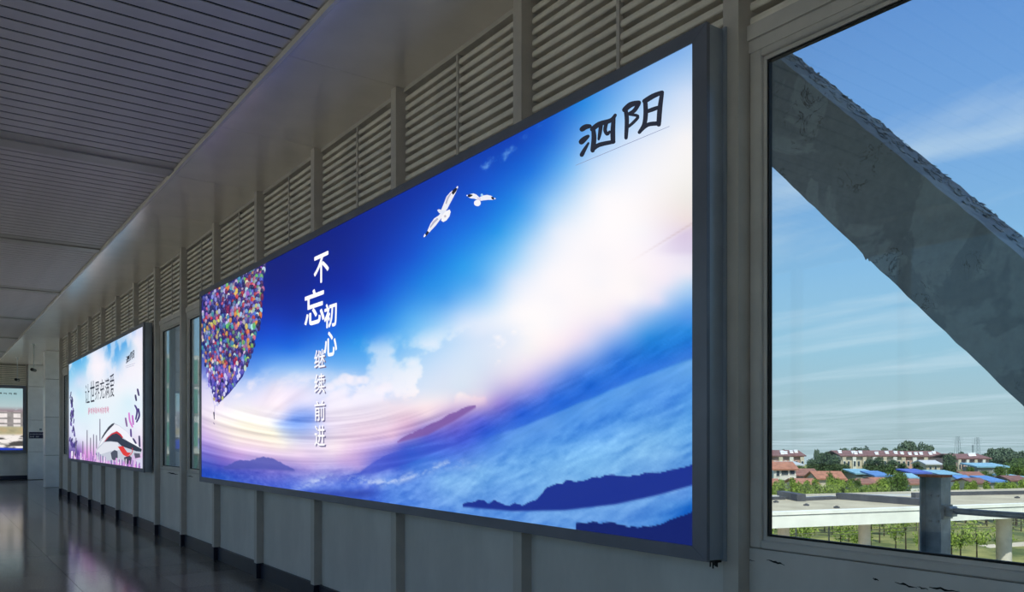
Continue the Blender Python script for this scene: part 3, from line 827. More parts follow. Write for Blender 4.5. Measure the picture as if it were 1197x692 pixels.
# slogan
TX = [('不', 367.4, 384.2, 301.5, 333), ('忘', 356.3, 379.2, 343, 381.8), ('初', 379.4, 393.6, 357, 383.8), ('心', 379.4, 393.8, 389.8, 417)]
lettering(TX, XSC, (252, 252, 254), poster, 'slogan_character', 0.0016, bold=0.007)
TX = [('继', 367.6, 379.8, 410, 430.5), ('续', 367.6, 379.8, 438, 460.5), ('前', 367.8, 379.8, 469, 492), ('进', 367.8, 379.8, 497.5, 521)]
lettering(TX, XSC, (250, 248, 252), poster, 'slogan_character', 0.0016, shadow=(-0.03, -0.012, (120, 116, 150)), bold=0.002)


# place name written with a broad brush: strokes in the pixels of a zoomed view, brought back to the photo's pixels
BR = [([(200, 352), (222, 338), (246, 334)], 24, (.9, .7)), ([(197, 425), (215, 408), (236, 392)], 24, (1.0, .6)), ([(199, 500), (214, 472), (238, 432)], 16, (1.0, .5)),
      ([(266, 352), (270, 405), (262, 474)], 17, (.9, 1.0)), ([(260, 352), (300, 322), (368, 300), (393, 270)], 23, (.9, .6)), ([(384, 285), (379, 360), (380, 424)], 20, (.8, 1.0)),
      ([(264, 468), (300, 442), (384, 424)], 18, (.9, .9)), ([(310, 328), (304, 375), (297, 410)], 15, (1, .6)), ([(342, 314), (334, 355), (346, 380), (360, 366)], 14, (1, .7)),
      ([(453, 238), (460, 300), (455, 402)], 19, (.9, .8)), ([(446, 240), (482, 210), (530, 198)], 24, (.9, .8)), ([(530, 202), (503, 244), (472, 262)], 19, (.9, .7)),
      ([(474, 266), (524, 276), (502, 308), (468, 338)], 17, (.6, .6)),
      ([(566, 186), (569, 260), (560, 325), (532, 370)], 21, (.9, .7)), ([(562, 190), (612, 160), (664, 138)], 23, (.9, .7)), ([(664, 140), (651, 230), (644, 324)], 20, (.8, 1.0)),
      ([(575, 250), (640, 226)], 15, (.9, .9)), ([(536, 366), (580, 326), (642, 318)], 20, (.6, .9))]
for part in (BR[:9], BR[9:]):
    pr = Print(XSC)
    for i, (pts, w, tp) in enumerate(part):
        pr.stroke([(640 + x / 4.944, 80 + y / 4.944) for x, y in pts], w * (1.55 if w < 18 else 1.35) / 4.944, (38, 42, 56), 0.0016 + i * 0.00001, tp)
    pr.build('place_name_character', poster)
pr = Print(XSC); pr.stroke([(673.4, 193.3), (782.6, 147.8)], 0.7, (140, 150, 186), 0.0016); pr.build('underline', poster)

# two gulls
gz = lambda pts: [(470 + x / 6.923, 190 + y / 6.923) for x, y in pts]
pr = Print(XSC)
def shape(pts, c3, lift):           # split long outlines into quads so that the fill is right
    n = len(pts); h = n // 2
    for i in range(h - 1 + (n % 2)):
        q = [pts[i], pts[i + 1], pts[n - 2 - i], pts[n - 1 - i]]
        pr.poly(gz(q), c3, lift)
WHT, GRY, DRK = (238, 238, 246), (186, 184, 204), (26, 28, 44)
shape([(316, 388), (332, 350), (346, 315), (362, 275), (392, 240), (440, 205), (448, 214), (436, 244), (412, 290), (388, 335), (370, 372), (352, 396)], WHT, .0018)
shape([(352, 330), (366, 282), (394, 246), (402, 250), (380, 290), (362, 338)], GRY, .0020)
shape([(402, 246), (414, 222), (436, 206), (450, 208), (440, 232), (416, 262)], DRK, .0022)
shape([(440, 206), (448, 190), (457, 196), (452, 212)], WHT, .0024)
shape([(326, 398), (296, 430), (262, 452), (232, 494), (212, 540), (192, 582), (206, 584), (238, 548), (276, 508), (304, 470), (330, 440), (342, 420)], WHT, .0018)
shape([(286, 448), (250, 480), (226, 524), (232, 530), (262, 492), (296, 458)], GRY, .0020)
shape([(206, 552), (196, 572), (184, 594), (194, 600), (206, 584), (222, 566)], DRK, .0022)
shape([(186, 576), (175, 598), (182, 606), (196, 590)], WHT, .0024)
pr.poly(gz([(286, 386), (300, 378), (340, 388), (372, 392), (376, 410), (356, 420), (322, 420), (302, 408)]), (228, 232, 244), .0026)
pr.poly(gz([(360, 392), (388, 380), (396, 400), (386, 436), (362, 468), (336, 482), (318, 470), (326, 438), (340, 412)]), (246, 246, 250), .0027)
pr.poly(gz([(340, 430), (356, 424), (362, 438), (348, 448)]), (196, 192, 204), .0028)
pr.build('gull_print', poster)
pr = Print(XSC)
shape([(534, 270), (552, 256), (580, 250), (604, 260), (628, 282), (632, 304), (606, 300), (582, 292), (556, 290), (540, 282)], WHT, .0018)
shape([(628, 282), (650, 268), (690, 262), (726, 270), (748, 292), (736, 302), (700, 302), (664, 306), (640, 310), (630, 304)], WHT, .0019)
shape([(530, 266), (548, 256), (574, 262), (570, 270), (548, 282), (538, 278)], DRK, .0022)
shape([(722, 276), (740, 280), (752, 296), (742, 300), (728, 296)], DRK, .0022)
pr.poly(gz([(524, 262), (534, 262), (534, 272), (524, 272)]), WHT, .0024); pr.poly(gz([(748, 286), (758, 288), (758, 298), (748, 298)]), WHT, .0024)
pr.poly(gz([(636, 262), (648, 250), (660, 262), (650, 276)]), (160, 210, 246), .0024)
pr.poly(gz([(612 + 28 * math.cos(t_), 328 + 26 * math.sin(t_)) for t_ in np.linspace(0, 6.283, 13)[:-1]]), (244, 244, 250), .0026)
shape([(612, 280), (640, 284), (634, 320), (604, 316)], (224, 216, 236), .0025)
pr.build('gull_print', poster)

# ------------------------------------------------------------------ second lightbox: spring poster with a streamlined train
lb2 = empty('advertising_lightbox', (0, 0, 0))
tag(lb2, 'lit billboard with white train, purple flowers and thin black slogan, farther along the wall', 'billboard', 'lightbox billboards')
yj0, yj1, zj0, zj1 = lightbox_body(lb2, L2[0], L2[1], ZB0, ZB1, XF, XB, 0.09, 0.065)
uu = np.linspace(80.6, 168, 260)
Yc = np.array([on_x(float(u), 500, XSC).y for u in uu]); Yc = np.clip(Yc, yj0 - .002, yj1 + .002); Yc[0] = yj1 + .002; Yc[-1] = yj0 - .002
Zc = np.linspace(zj1 + .002, zj0 - .002, 200)
YY, ZZ = np.meshgrid(Yc, Zc); dep = XSC * S + YY * C
UU = CX + F_PX * (XSC * C - YY * S) / dep; VV = HOR - F_PX * (ZZ - EYE) / dep
SB = [(82, 426, 110, 190, 236), (90, 424, 90, 178, 232), (100, 418, 100, 184, 236), (100, 430, 150, 208, 242), (110, 415, 232, 236, 248), (106, 428, 236, 238, 248), (118, 412, 190, 214, 244), (124, 406, 84, 166, 228), (132, 404, 76, 160, 226), (140, 398, 80, 164, 228),
      (134, 420, 96, 176, 234), (140, 412, 110, 182, 236), (148, 400, 90, 170, 230), (152, 394, 180, 210, 244), (156, 398, 236, 236, 246), (164, 390, 206, 214, 244), (165, 405, 242, 238, 246), (145, 425, 226, 232, 248), (124, 424, 236, 238, 250), (128, 436, 206, 224, 246),
      (84, 440, 150, 208, 240), (92, 445, 206, 220, 244), (86, 465, 226, 238, 250), (95, 480, 210, 236, 246), (92, 460, 190, 226, 244), (110, 450, 234, 240, 250), (120, 470, 232, 240, 248), (140, 450, 242, 242, 250), (160, 440, 244, 244, 252), (150, 470, 216, 238, 248), (160, 480, 226, 240, 250), (164, 500, 240, 240, 250),
      (84, 500, 220, 226, 246), (84, 514, 205, 205, 236), (92, 514, 222, 224, 244), (102, 518, 230, 224, 244), (114, 516, 230, 234, 248), (130, 510, 226, 238, 248), (100, 500, 222, 234, 246), (120, 495, 230, 240, 250), (84, 530, 90, 70, 150), (92, 528, 120, 84, 170), (100, 530, 226, 160, 226), (110, 532, 214, 160, 222), (120, 535, 226, 214, 240), (140, 542, 206, 180, 226), (160, 545, 226, 190, 236), (150, 536, 200, 170, 214)]
img = colour_field(SB, UU, VV, 1.0, 0.8, 2.0, 1.0)
cl = noise2((L2[1] - YY) * 1.3, ZZ * 2.6, 71, 5)
k = (smooth(.46, .62, cl) * (1 - smooth(430, 455, VV)) * .55)[..., None]; img = img * (1 - k) + np.array((244, 240, 250)) * k
me = grid_mesh('poster_sheet', np.stack([np.full_like(YY, XSC), YY, ZZ], -1)); set_print(me, img.reshape(-1, 3))
poster2 = link('poster_sheet', me, 'print_b', lb2)
tz = lambda pts: [(110 + x / 7.69, 470 + y / 7.69) for x, y in pts]
pr = Print(XSC)
pr.poly(tz([(15, 450), (60, 345), (120, 245), (182, 188), (230, 212), (300, 270), (360, 345), (428, 420), (430, 445), (420, 470), (360, 470), (330, 500), (300, 520), (240, 560), (130, 540), (20, 520)]), (196, 202, 216), .0012)
pr.poly(tz([(40, 400), (100, 290), (150, 232), (184, 200), (226, 214), (300, 272), (358, 345), (420, 415), (330, 372), (262, 318), (235, 280), (204, 258), (160, 276), (112, 320), (70, 375)]), (240, 242, 250), .0014)
pr.poly(tz([(20, 440), (90, 366), (150, 358), (212, 366), (240, 430), (150, 440), (60, 470)]), (224, 228, 238), .0014)
pr.poly(tz([(60, 335), (90, 280), (130, 222), (160, 196), (184, 186), (176, 206), (150, 232), (118, 266), (80, 318)]), (58, 62, 76), .0016)
pr.poly(tz([(88, 362), (120, 318), (160, 282), (205, 262), (240, 286), (262, 318), (250, 326), (206, 282), (160, 294), (110, 346)]), (208, 44, 60), .0018)
pr.poly(tz([(96, 356), (130, 318), (165, 290), (204, 280), (236, 304), (258, 328), (300, 350), (360, 382), (430, 424), (424, 446), (380, 442), (300, 414), (250, 396), (212, 360), (150, 352)]), (44, 54, 74), .0020)
pr.poly(tz([(214, 400), (262, 396), (284, 430), (300, 452), (334, 456), (318, 474), (292, 490), (262, 474), (240, 440)]), (222, 58, 56), .0022)
pr.stroke(tz([(300, 488), (330, 474), (346, 440), (344, 412)]), .9, (206, 44, 66), .0023)
pr.poly(tz([(150, 456), (184, 430), (212, 442), (214, 500), (180, 530), (160, 510)]), (76, 82, 100), .0022)
pr.poly(tz([(270, 498), (320, 480), (340, 500), (330, 560), (280, 560)]), (64, 62, 84), .0022)
pr.poly(tz([(360, 458), (412, 462), (418, 496), (370, 506)]), (86, 84, 104), .0022)
pr.poly(tz([(380, 520), (436, 500), (436, 600), (370, 590)]), (214, 214, 236), .0021)
pr.build('train_print', poster2, 'print_b')
pr = Print(XSC); r2 = random.Random(5)
for i in range(46):                 # lavender at the left edge and lower edge
    f = r2.random(); v0 = 458 + 74 * f; u0 = 82 + r2.uniform(0, 3 + 9 * f * f)
    pr.stroke([(u0, v0), (u0 + r2.uniform(-1, 1), v0 + r2.uniform(3, 6))], r2.uniform(1.0, 2.0), r2.choice(((64, 56, 128), (84, 64, 146), (52, 48, 104), (110, 88, 170))), .0014 + i * .000006)
for i in range(90):
    u0 = r2.uniform(82, 166); vb = 537 + (u0 - 80.6) * .13; hgt = r2.uniform(3, 13) * (1 if u0 < 118 else .75)
    pr.stroke([(u0, vb - hgt), (u0 + r2.uniform(-.5, .5), vb - 1)], r2.uniform(.6, 1.5), r2.choice(((90, 66, 150), (206, 130, 214), (234, 196, 238), (150, 110, 190), (246, 236, 250), (226, 160, 226))), .0026 + i * .000006)
for u0, va, vb in ((102, 503, 535), (117, 490, 515), (109.5, 508, 532), (89, 512, 530), (106, 512, 530), (113, 509, 524), (97, 516, 530)):
    pr.stroke([(u0, va), (u0, vb)], 1.2, (110, 106, 130), .0024)
for pts, c3 in (([(158, 474), (160.5, 480), (159, 490)], (76, 60, 130)), ([(162, 478), (163, 486), (160, 493)], (66, 54, 118)), ([(151, 483), (152, 492), (155, 499)], (216, 130, 214)), ([(147, 489), (148.5, 498)], (130, 96, 150)), ([(155, 486), (156, 496)], (190, 110, 200)), ([(153, 502), (153.5, 510)], (90, 64, 140)), ([(156, 513), (159, 518)], (60, 54, 100)), ([(163, 510), (163.5, 522)], (56, 52, 96)), ([(161, 455), (162.5, 462)], (70, 60, 110)), ([(158.5, 462), (159.5, 468)], (60, 54, 100))):
    pr.stroke(pts, 2.3, c3, .0028)
tag(pr.build('flower_print', poster2, 'print_b'), kind='stuff')
lettering([(ch, 99.8 + 5.72 * i, 99.8 + 5.72 * (i + 1) - .5, a_, b_) for i, (ch, a_, b_) in enumerate((('让', 450, 472), ('世', 446, 470.5), ('界', 447, 468), ('充', 444, 467), ('满', 443, 466), ('爱', 438, 465)))], XSC, (44, 48, 66), poster2, 'slogan_character', .003, 'print_b', bold=0.0)
pr = Print(XSC); r2 = random.Random(8)
for i in range(9):                  # unreadable pink line of small writing
    u0 = 103.5 + i * 2.75; vt = 477.5 - (u0 - 103) * .07
    for q in range(3): pr.stroke([(u0 + q * .75, vt + r2.uniform(-1, 1)), (u0 + q * .75, vt + r2.uniform(4, 7.5))], .45, (206, 128, 160), .003)
    pr.stroke([(u0, vt + r2.uniform(.5, 5)), (u0 + 1.9, vt + r2.uniform(.5, 5))], .5, (206, 128, 160), .003)
tag(pr.build('subtitle_lettering', poster2, 'print_b'), kind='stuff')
for part in (BR[:9], BR[9:]):
  pr = Print(XSC)
  for i, (pts, w, tp) in enumerate(part):
    pr.stroke([(147.8 + (x - 195) * .0195, 424.5 + (y - 500) * .047 - (x - 195) * -.004) for x, y in pts], .75, (36, 40, 54), .003 + i * .00001, tp)
  pr.build('place_name_character', poster2, 'print_b')
pr = Print(XSC)
pr.stroke([(147, 428.3), (158, 424.6)], .4, (150, 156, 180), .003); pr.stroke([(147.5, 430), (157, 427)], .6, (190, 194, 210), .003)
tag(pr.build('underline', poster2, 'print_b'), kind='stuff')

# ------------------------------------------------------------------ third lightbox on the far wall
lb3 = empty('advertising_lightbox', (0, 0, 0))
tag(lb3, 'dark framed lit billboard with a city view on the far end wall', 'billboard', 'lightbox billboards')
YF3 = YE - 0.16
bx1 = on_y(30.9, 500, YF3).x; bz1 = on_y(30, 450.8, YF3).z; bz0 = on_y(30, 529.6, YF3).z; bx0 = bx1 - 6.6
box('housing', (bx0, YF3 + .025, bz0), (bx1, YE - 0.001, bz1), 'box_side', lb3)
fw = 0.12
for a, b_ in (((bx0, bz0), (bx1, bz0 + fw)), ((bx0, bz1 - fw), (bx1, bz1)), ((bx0, bz0 + fw), (bx0 + fw, bz1 - fw)), ((bx1 - fw, bz0 + fw), (bx1, bz1 - fw))):
    box('frame_rail', (a[0], YF3, a[1]), (b_[0], YF3 + .025, b_[1]), 'box_frame', lb3, .003)
Xc = np.linspace(bx0 + fw, bx1 - fw, 220); Zc = np.linspace(bz1 - fw, bz0 + fw, 120)
XX, ZZ = np.meshgrid(Xc, Zc); h = (ZZ - bz0 - fw) / (bz1 - bz0 - 2 * fw); w_ = (XX - bx0) / (bx1 - bx0)
img = np.zeros(XX.shape + (3,)); nz = noise2(XX * 3, h * 14, 81, 5)
img[:] = np.array((186, 204, 206)); k = smooth(.60, .95, h)[..., None]; img = img * (1 - k) + np.array((156, 190, 196)) * k
k = ((smooth(.72, .62, h)) * smooth(.42, .56, nz))[..., None]; img = img * (1 - k) + np.array((150, 130, 138)) * k
bl_ = .25 + .75 * (np.sin(XX * 14) > -.2) * (np.sin(h * 70) > -.6) + .2 * (noise2(np.floor(XX * 5) * 3.1, np.floor(h * 24) * 1.7, 83, 1) - .5)
k = (smooth(.64, .60, h) * smooth(.36, .40, h))[..., None]; img = img * (1 - k) + (np.array((214, 206, 204)) * (.55 + .55 * bl_)[..., None]) * k
k = (smooth(.40, .36, h) * smooth(.20, .26, h) * .8)[..., None]; img = img * (1 - k) + (np.array((226, 206, 150)) * (.6 + .5 * nz)[..., None]) * k
stp = noise2(XX * 2 + h * 8, h * 26 - XX * 1.2, 85, 4)
k = (smooth(.28, .22, h))[..., None]; img = img * (1 - k) + (np.array((196, 190, 186)) * (.45 + .95 * smooth(.4, .6, stp))[..., None] * .9) * k
k = smooth(.0, -.02, h - .10 + .06 * (w_ - .6) * 3)[..., None]; img = img * (1 - k) + np.array((36, 62, 190)) * k
me = grid_mesh('poster_sheet', np.stack([XX, np.full_like(XX, YF3 + .012), ZZ], -1)); set_print(me, img.reshape(-1, 3))
poster3 = link('poster_sheet', me, 'print_c', lb3)
ttl = MB(); r2 = random.Random(9)
for i in range(9):
    x = bx1 - fw - .30 - i * .16; z = bz1 - fw - .24
    for q in range(3): ttl.box((x + q * .04, YF3 + .009, z + r2.uniform(0, .03)), (x + q * .04 + .018, YF3 + .0115, z + r2.uniform(.05, .09)))
    ttl.box((x, YF3 + .009, z + .04), (x + .1, YF3 + .0115, z + .056))
tag(ttl.build('title_lettering', 'black_plastic', poster3), kind='stuff')

# ------------------------------------------------------------------ outside: bridge members
XM, TM = 4.20, 0.47
KS = 1.0755; ZT, ZBt = 0.635, -0.066          # brace edges: z = KS*y + Z
y_lo, y_hi = -0.80, (SOF + 0.19 - ZT) / KS
nseg = 90; V_ = []; F_ = []; r2 = random.Random(21)
for i in range(nseg + 1):
    y = y_lo + (y_hi - y_lo) * i / nseg
    j = lambda a_: r2.uniform(-a_, a_)
    jt = 0.004 if i % 3 else 0.008
    V_ += [(XM, y, KS * y + ZBt + j(.005)), (XM, y, KS * y + ZT + j(.004)), (XM + TM, y, KS * y + ZT + j(jt)), (XM + TM, y, KS * y + ZBt)]
for i in range(nseg):
    a = i * 4
    for q in range(4):
        F_.append((a + q, a + (q + 1) % 4, a + 4 + (q + 1) % 4, a + 4 + q))
F_ += [(3, 2, 1, 0), tuple(nseg * 4 + q for q in range(4))]
mm = bpy.data.materials.new('brace_skin'); mm.use_nodes = True; t = mm.node_tree; b = t.nodes['Principled BSDF']
tc = t.nodes.new('ShaderNodeTexCoord')
def tn(scale, detail, rough=.6, dist=0.0):
    n = t.nodes.new('ShaderNodeTexNoise'); n.inputs['Scale'].default_value = scale; n.inputs['Detail'].default_value = detail
    n.inputs['Roughness'].default_value = rough; n.inputs['Distortion'].default_value = dist; t.links.new(tc.outputs['Object'], n.inputs[0]); return n
def ramp(src, p0, c0, p1, c1):
    r = t.nodes.new('ShaderNodeValToRGB'); r.color_ramp.elements[0].position = p0; r.color_ramp.elements[0].color = c0
    r.color_ramp.elements[1].position = p1; r.color_ramp.elements[1].color = c1; t.links.new(src, r.inputs[0]); return r
big = tn(1.7, 5, .55, .6); fin = tn(22, 5); crk = tn(5.5, 7, .62, 1.4)
pat = ramp(big.outputs[0], .49, rgba(150, 161, 170), .515, rgba(170, 183, 192))
g2 = ramp(fin.outputs[0], .3, (.86, .86, .86, 1), .7, (1.06, 1.06, 1.06, 1))
mul = t.nodes.new('ShaderNodeMixRGB'); mul.blend_type = 'MULTIPLY'; mul.inputs[0].default_value = 1
t.links.new(pat.outputs[0], mul.inputs[1]); t.links.new(g2.outputs[0], mul.inputs[2])
sub = t.nodes.new('ShaderNodeMath'); sub.operation = 'SUBTRACT'; sub.inputs[1].default_value = .5; t.links.new(crk.outputs[0], sub.inputs[0])
ab = t.nodes.new('ShaderNodeMath'); ab.operation = 'ABSOLUTE'; t.links.new(sub.outputs[0], ab.inputs[0])
cm = ramp(ab.outputs[0], .004, (1, 1, 1, 1), .011, (0, 0, 0, 1))
gate = tn(2.6, 2); gr = ramp(gate.outputs[0], .56, (0, 0, 0, 1), .64, (1, 1, 1, 1))
gm = t.nodes.new('ShaderNodeMixRGB'); gm.blend_type = 'MULTIPLY'; gm.inputs[0].default_value = 1
t.links.new(cm.outputs[0], gm.inputs[1]); t.links.new(gr.outputs[0], gm.inputs[2])
mx = t.nodes.new('ShaderNodeMixRGB'); mx.inputs[2].default_value = rgba(70, 68, 62)
t.links.new(gm.outputs[0], mx.inputs[0]); t.links.new(mul.outputs[0], mx.inputs[1]); t.links.new(mx.outputs[0], b.inputs['Base Color'])
b.inputs['Roughness'].default_value = .8
bp = t.nodes.new('ShaderNodeBump'); bp.inputs['Strength'].default_value = .5; bp.inputs['Distance'].default_value = .012
t.links.new(pat.outputs[0], bp.inputs['Height']); t.links.new(bp.outputs[0], b.inputs['Normal'])
MATS['brace_skin'] = mm
brace_root = empty('diagonal_brace', (XM + TM / 2, y_lo, KS * y_lo))
tag(brace_root, 'thick grey diagonal box brace with flaking paint crossing outside the near window', 'brace')
me = bpy.data.meshes.new('brace_body'); me.from_pydata(V_, [], F_); me.update()
bm = bmesh.new(); bm.from_mesh(me); bmesh.ops.recalc_face_normals(bm, faces=bm.faces)
bm.to_mesh(me); bm.free()
body = link('brace_body', me, 'brace_skin', brace_root); body.location = -brace_root.location
fl = MB(); r2 = random.Random(4)      # curled flakes along the top face and lower edge
dvec = Vector((0, 1, KS)).normalized(); nvec = Vector((0, -KS, 1)).normalized()
for i in range(700):
    y = r2.uniform(0.2, 3.5); x = XM + .12 + (TM - .13) * r2.random() ** .8
    p = Vector((x, y, KS * y + ZT)); a_ = r2.uniform(0, 6.28); w = r2.uniform(.006, .03); l_ = r2.uniform(.012, .05)
    d1 = dvec * math.cos(a_) + Vector((1, 0, 0)) * math.sin(a_); d2 = -dvec * math.sin(a_) + Vector((1, 0, 0)) * math.cos(a_)
    n = len(fl.v); lft = r2.uniform(.002, .010)
    q = [p + nvec * .001, p + d1 * l_ + nvec * lft * .4, p + d1 * l_ * .9 + d2 * w + nvec * lft, p + d2 * w * .8 + nvec * .002]
    fl.v += [tuple(v) for v in q] + [tuple(v + nvec * .003) for v in q]
    fl.f += [tuple(n + i_ for i_ in qq) for qq in ((3, 2, 1, 0), (4, 5, 6, 7), (0, 1, 5, 4), (1, 2, 6, 5), (2, 3, 7, 6), (3, 0, 4, 7))]
for i in range(9):
    y = r2.uniform(0.6, 3.6); p = Vector((XM + .002, y, KS * y + ZBt)); l_ = r2.uniform(.01, .03)
    n = len(fl.v); dn = Vector((0, .3, -1)) * l_ * r2.uniform(.3, 1)
    fl.v += [tuple(p), tuple(p + dvec * l_), tuple(p + dn), tuple(p + Vector((.02, 0, 0)))]
    fl.f += [(n, n + 1, n + 2), (n, n + 2, n + 3), (n + 1, n + 3, n + 2), (n, n + 3, n + 1)]
p = on_x(1012, 297, XM); n = len(fl.v)
fl.v += [(XM, p.y + .03, p.z + .03), (XM + .01, p.y - .03, p.z + .0), (XM, p.y - .0, p.z - .035), (XM + .03, p.y, p.z + .03)]
fl.f += [(n, n + 1, n + 2), (n, n + 2, n + 3), (n + 1, n + 3, n + 2), (n, n + 3, n + 1)]
flk = fl.build('paint_flakes', 'brace_skin', brace_root); flk.location = -brace_root.location; flk['kind'] = 'stuff'

chord = box('bridge_chord', (XM - .02, Y0, -1.55), (XM + TM + .02, Y1, -0.95), 'brace_paint')
tag(chord, 'long grey box girder running outside below the corridor floor', 'girder')
deck = box('bridge_deck', (XL - .4, Y0 - .5, -0.95), (4.66, Y1 + 3, -0.31), 'brace_paint'); tag(deck, kind='structure')
for yy in (-6.0, 33.5):
    lab_ = 'round concrete pier under the %s end of the bridge girder' % ('near' if yy < 0 else 'far')
    pq = MB().tube((0, 0, 0), (0, 0, -1.55 - GROUND), 0.9, seg=24).build('bridge_pier', 'concrete_light', None, loc=(XM + TM / 2, yy, GROUND))
    tag(pq, lab_, 'pier', 'bridge piers')

# steel post with clamp and rail
ps = at(1093, 600, 4.43 / (S + (1093 - CX) / F_PX * C))
ztop = EYE + (HOR - 557) / F_PX * ps.xy.dot((S, C)) if False else EYE - 45.5 / F_PX * 4.39
sp = empty('steel_post', (ps.x, ps.y, -0.95))
tag(sp, 'short grey steel channel post with rusty cap outside the near window', 'post')
H = ztop + 0.95
hw, hd, tf = 0.052, 0.058, 0.009
prf = MB().box((-hw, -hd, 0), (hw, -hd + tf, H)).box((-hw, hd - tf, 0), (hw, hd, H)).box((-.006, -hd + tf, 0), (.006, hd - tf, H))
prf.build('channel', 'steel_grey', sp)
box('cap_plate', (-hw - .006, -hd - .006, H), (hw + .006, hd + .006, H + .012), 'rust_cap', sp)
for zz in (H - .10, H - .24, H - .5):
    for yy in (-.02, .02): MB().tube((-.018, yy, zz), (-.006, yy, zz), .008, seg=8).build('bolt', 'rail_steel', sp)
zr = 1.212 + 0.95
cl_ = MB().box((-.03, -hd - .045, zr - .03), (.03, -hd, zr + .012)).box((-.05, -hd - .012, zr - .045), (.05, -hd + .0, zr + .03))
cl_.build('clamp', 'rail_steel', sp)
MB().tube((-.04, -hd - .03, zr + .012), (.04, -hd - .03, zr + .012), .012, seg=8).build('bolt', 'rail_steel', sp)
y_end = (1.212 - ZBt) / KS + .02
rl = MB().tube((ps.x, ps.y - hd - .02, 1.212), (ps.x, y_end + .02, 1.212), .017, seg=12).build('guard_rail', 'rail_steel')
tag(rl, 'thin steel pipe rail running from the rusty capped post', 'rail')

# ------------------------------------------------------------------ outside: ground, platform canopy
gm_ = MB(); gm_.v = [(345 * math.cos(i * math.pi / 48), 345 * math.sin(i * math.pi / 48), GROUND) for i in range(96)]; gm_.f = [tuple(range(96))]
ground = gm_.build('ground', 'lawn'); tag(ground, kind='structure')
yard = MB().prism([(-160, -150), (30, -150), (46, -30), (30, 60), (10, 150), (-160, 150)], lambda x, y: (x, y, GROUND), lambda x, y: (x, y, GROUND + 0.04)).build('bounce_yard', 'paving')  # pale warm paving added to bounce sunlight up onto the corridor ceiling
tag(yard, kind='structure')

PA, PB = at(888, 618.4, 38.0), at(1197, 605.4, 38.0 * 106.4 / 93.4)
zb = PA.z
dirv = Vector((PB.x - PA.x, PB.y - PA.y, 0)).normalized(); rz = math.atan2(dirv.y, dirv.x)
cp = empty('platform_canopy', (PA.x, PA.y, zb), rz)
tag(cp, 'flat canopy roof with white fascia, sandy top and round columns beyond the window', 'canopy')
zt = (618.4 - 599) / F_PX * 38.0; zj = (618.4 - 603.6) / F_PX * 38.0
LA, LBk, W = -6.0, 34.0, 10.5
box('fascia_board', (LA, 0, 0), (LBk, .25, zj - .02), 'fascia_white', cp)
box('fascia_joint', (LA, .03, zj - .02), (LBk, .25, zj + .02), 'fascia_joint', cp)
box('fascia_cap', (LA, -.04, zj + .02), (LBk, .35, zt), 'fascia_white', cp)
box('roof_slab', (LA, .25, .1), (LBk, W, zt - .06), 'roof_sand', cp)
loc = lambda p: (Vector((p.x - PA.x, p.y - PA.y)).dot(dirv.xy), Vector((p.x - PA.x, p.y - PA.y)).dot(Vector((-dirv.y, dirv.x))))


def on_roof(u, v, z):                  # pixel -> canopy coordinates on a level surface
    D = (EYE - z) * F_PX / (v - HOR)
    return loc(at(u, v, D))


zr_ = zb + zt - .06
def kerb(u0, v0, u1, v1, h, th, m, name='roof_kerb'):
    a = Vector(on_roof(u0, v0, zr_)); b_ = Vector(on_roof(u1, v1, zr_)); d = (b_ - a).normalized(); nn = Vector((-d.y, d.x)) * th
    if nn.y < 0: nn = -nn
    z0 = zt - .06
    MB().prism([tuple(a), tuple(b_), tuple(b_ + nn), tuple(a + nn)], lambda x, y: (x, y, z0), lambda x, y: (x, y, z0 + h)).build(name, m, cp)


kerb(918, 581.5, 942, 586, .40, .5, 'kerb_dark'); kerb(977, 583.5, 1080, 591.5, .36, .5, 'kerb_dark')
kerb(888, 585, 918, 584, .16, .35, 'kerb_dark'); kerb(942, 585.5, 978, 583.8, .18, .5, 'kerb_dark')
kerb(892, 582.6, 918, 581.8, .14, .15, 'sheet_pale', 'roof_flashing'); kerb(944, 583.4, 976, 581.9, .14, .15, 'sheet_pale', 'roof_flashing')
kerb(1070, 583.2, 1079, 583.2, .34, .5, 'kerb_dark'); kerb(1100, 579.6, 1200, 577.8, .22, .3, 'kerb_dark'); kerb(985, 580.2, 1075, 579.8, .10, .3, 'sheet_pale', 'roof_flashing')
for u, v in ((907, 587.5), (942.5, 591.2), (978, 594), (1189, 582.3)):
    x, y = on_roof(u, v, zr_)
    o = MB().box((x - .11, y - .1, zt - .06), (x + .11, y + .1, zt + .02)).box((x - .05, y - .05, zt + .02), (x + .06, y + .04, zt + .06)).build('roof_drain', 'kerb_dark', cp)
for i, u in enumerate((916, 1010.5, 1081, 1173.5)):
    a = (u - CX) / F_PX; dx, dy = S + a * C, C - a * S
    # ray meets the column line 1.6 m behind the fascia
    base = Vector((PA.x, PA.y)) + Vector((-dirv.y, dirv.x)) * 1.6
    A_ = np.array([[dx, -dirv.x], [dy, -dirv.y]]); sol = np.linalg.solve(A_, np.array([base.x, base.y]))
    x, y = loc(Vector((dx * sol[0], dy * sol[0])))
    r_ = (13.5 if i < 2 else 14 if i == 2 else 16.5) / 2 / F_PX * sol[0]
    MB().tube((x, y, GROUND - zb), (x, y, .12), r_, seg=24).build('column', 'concrete_light', cp)

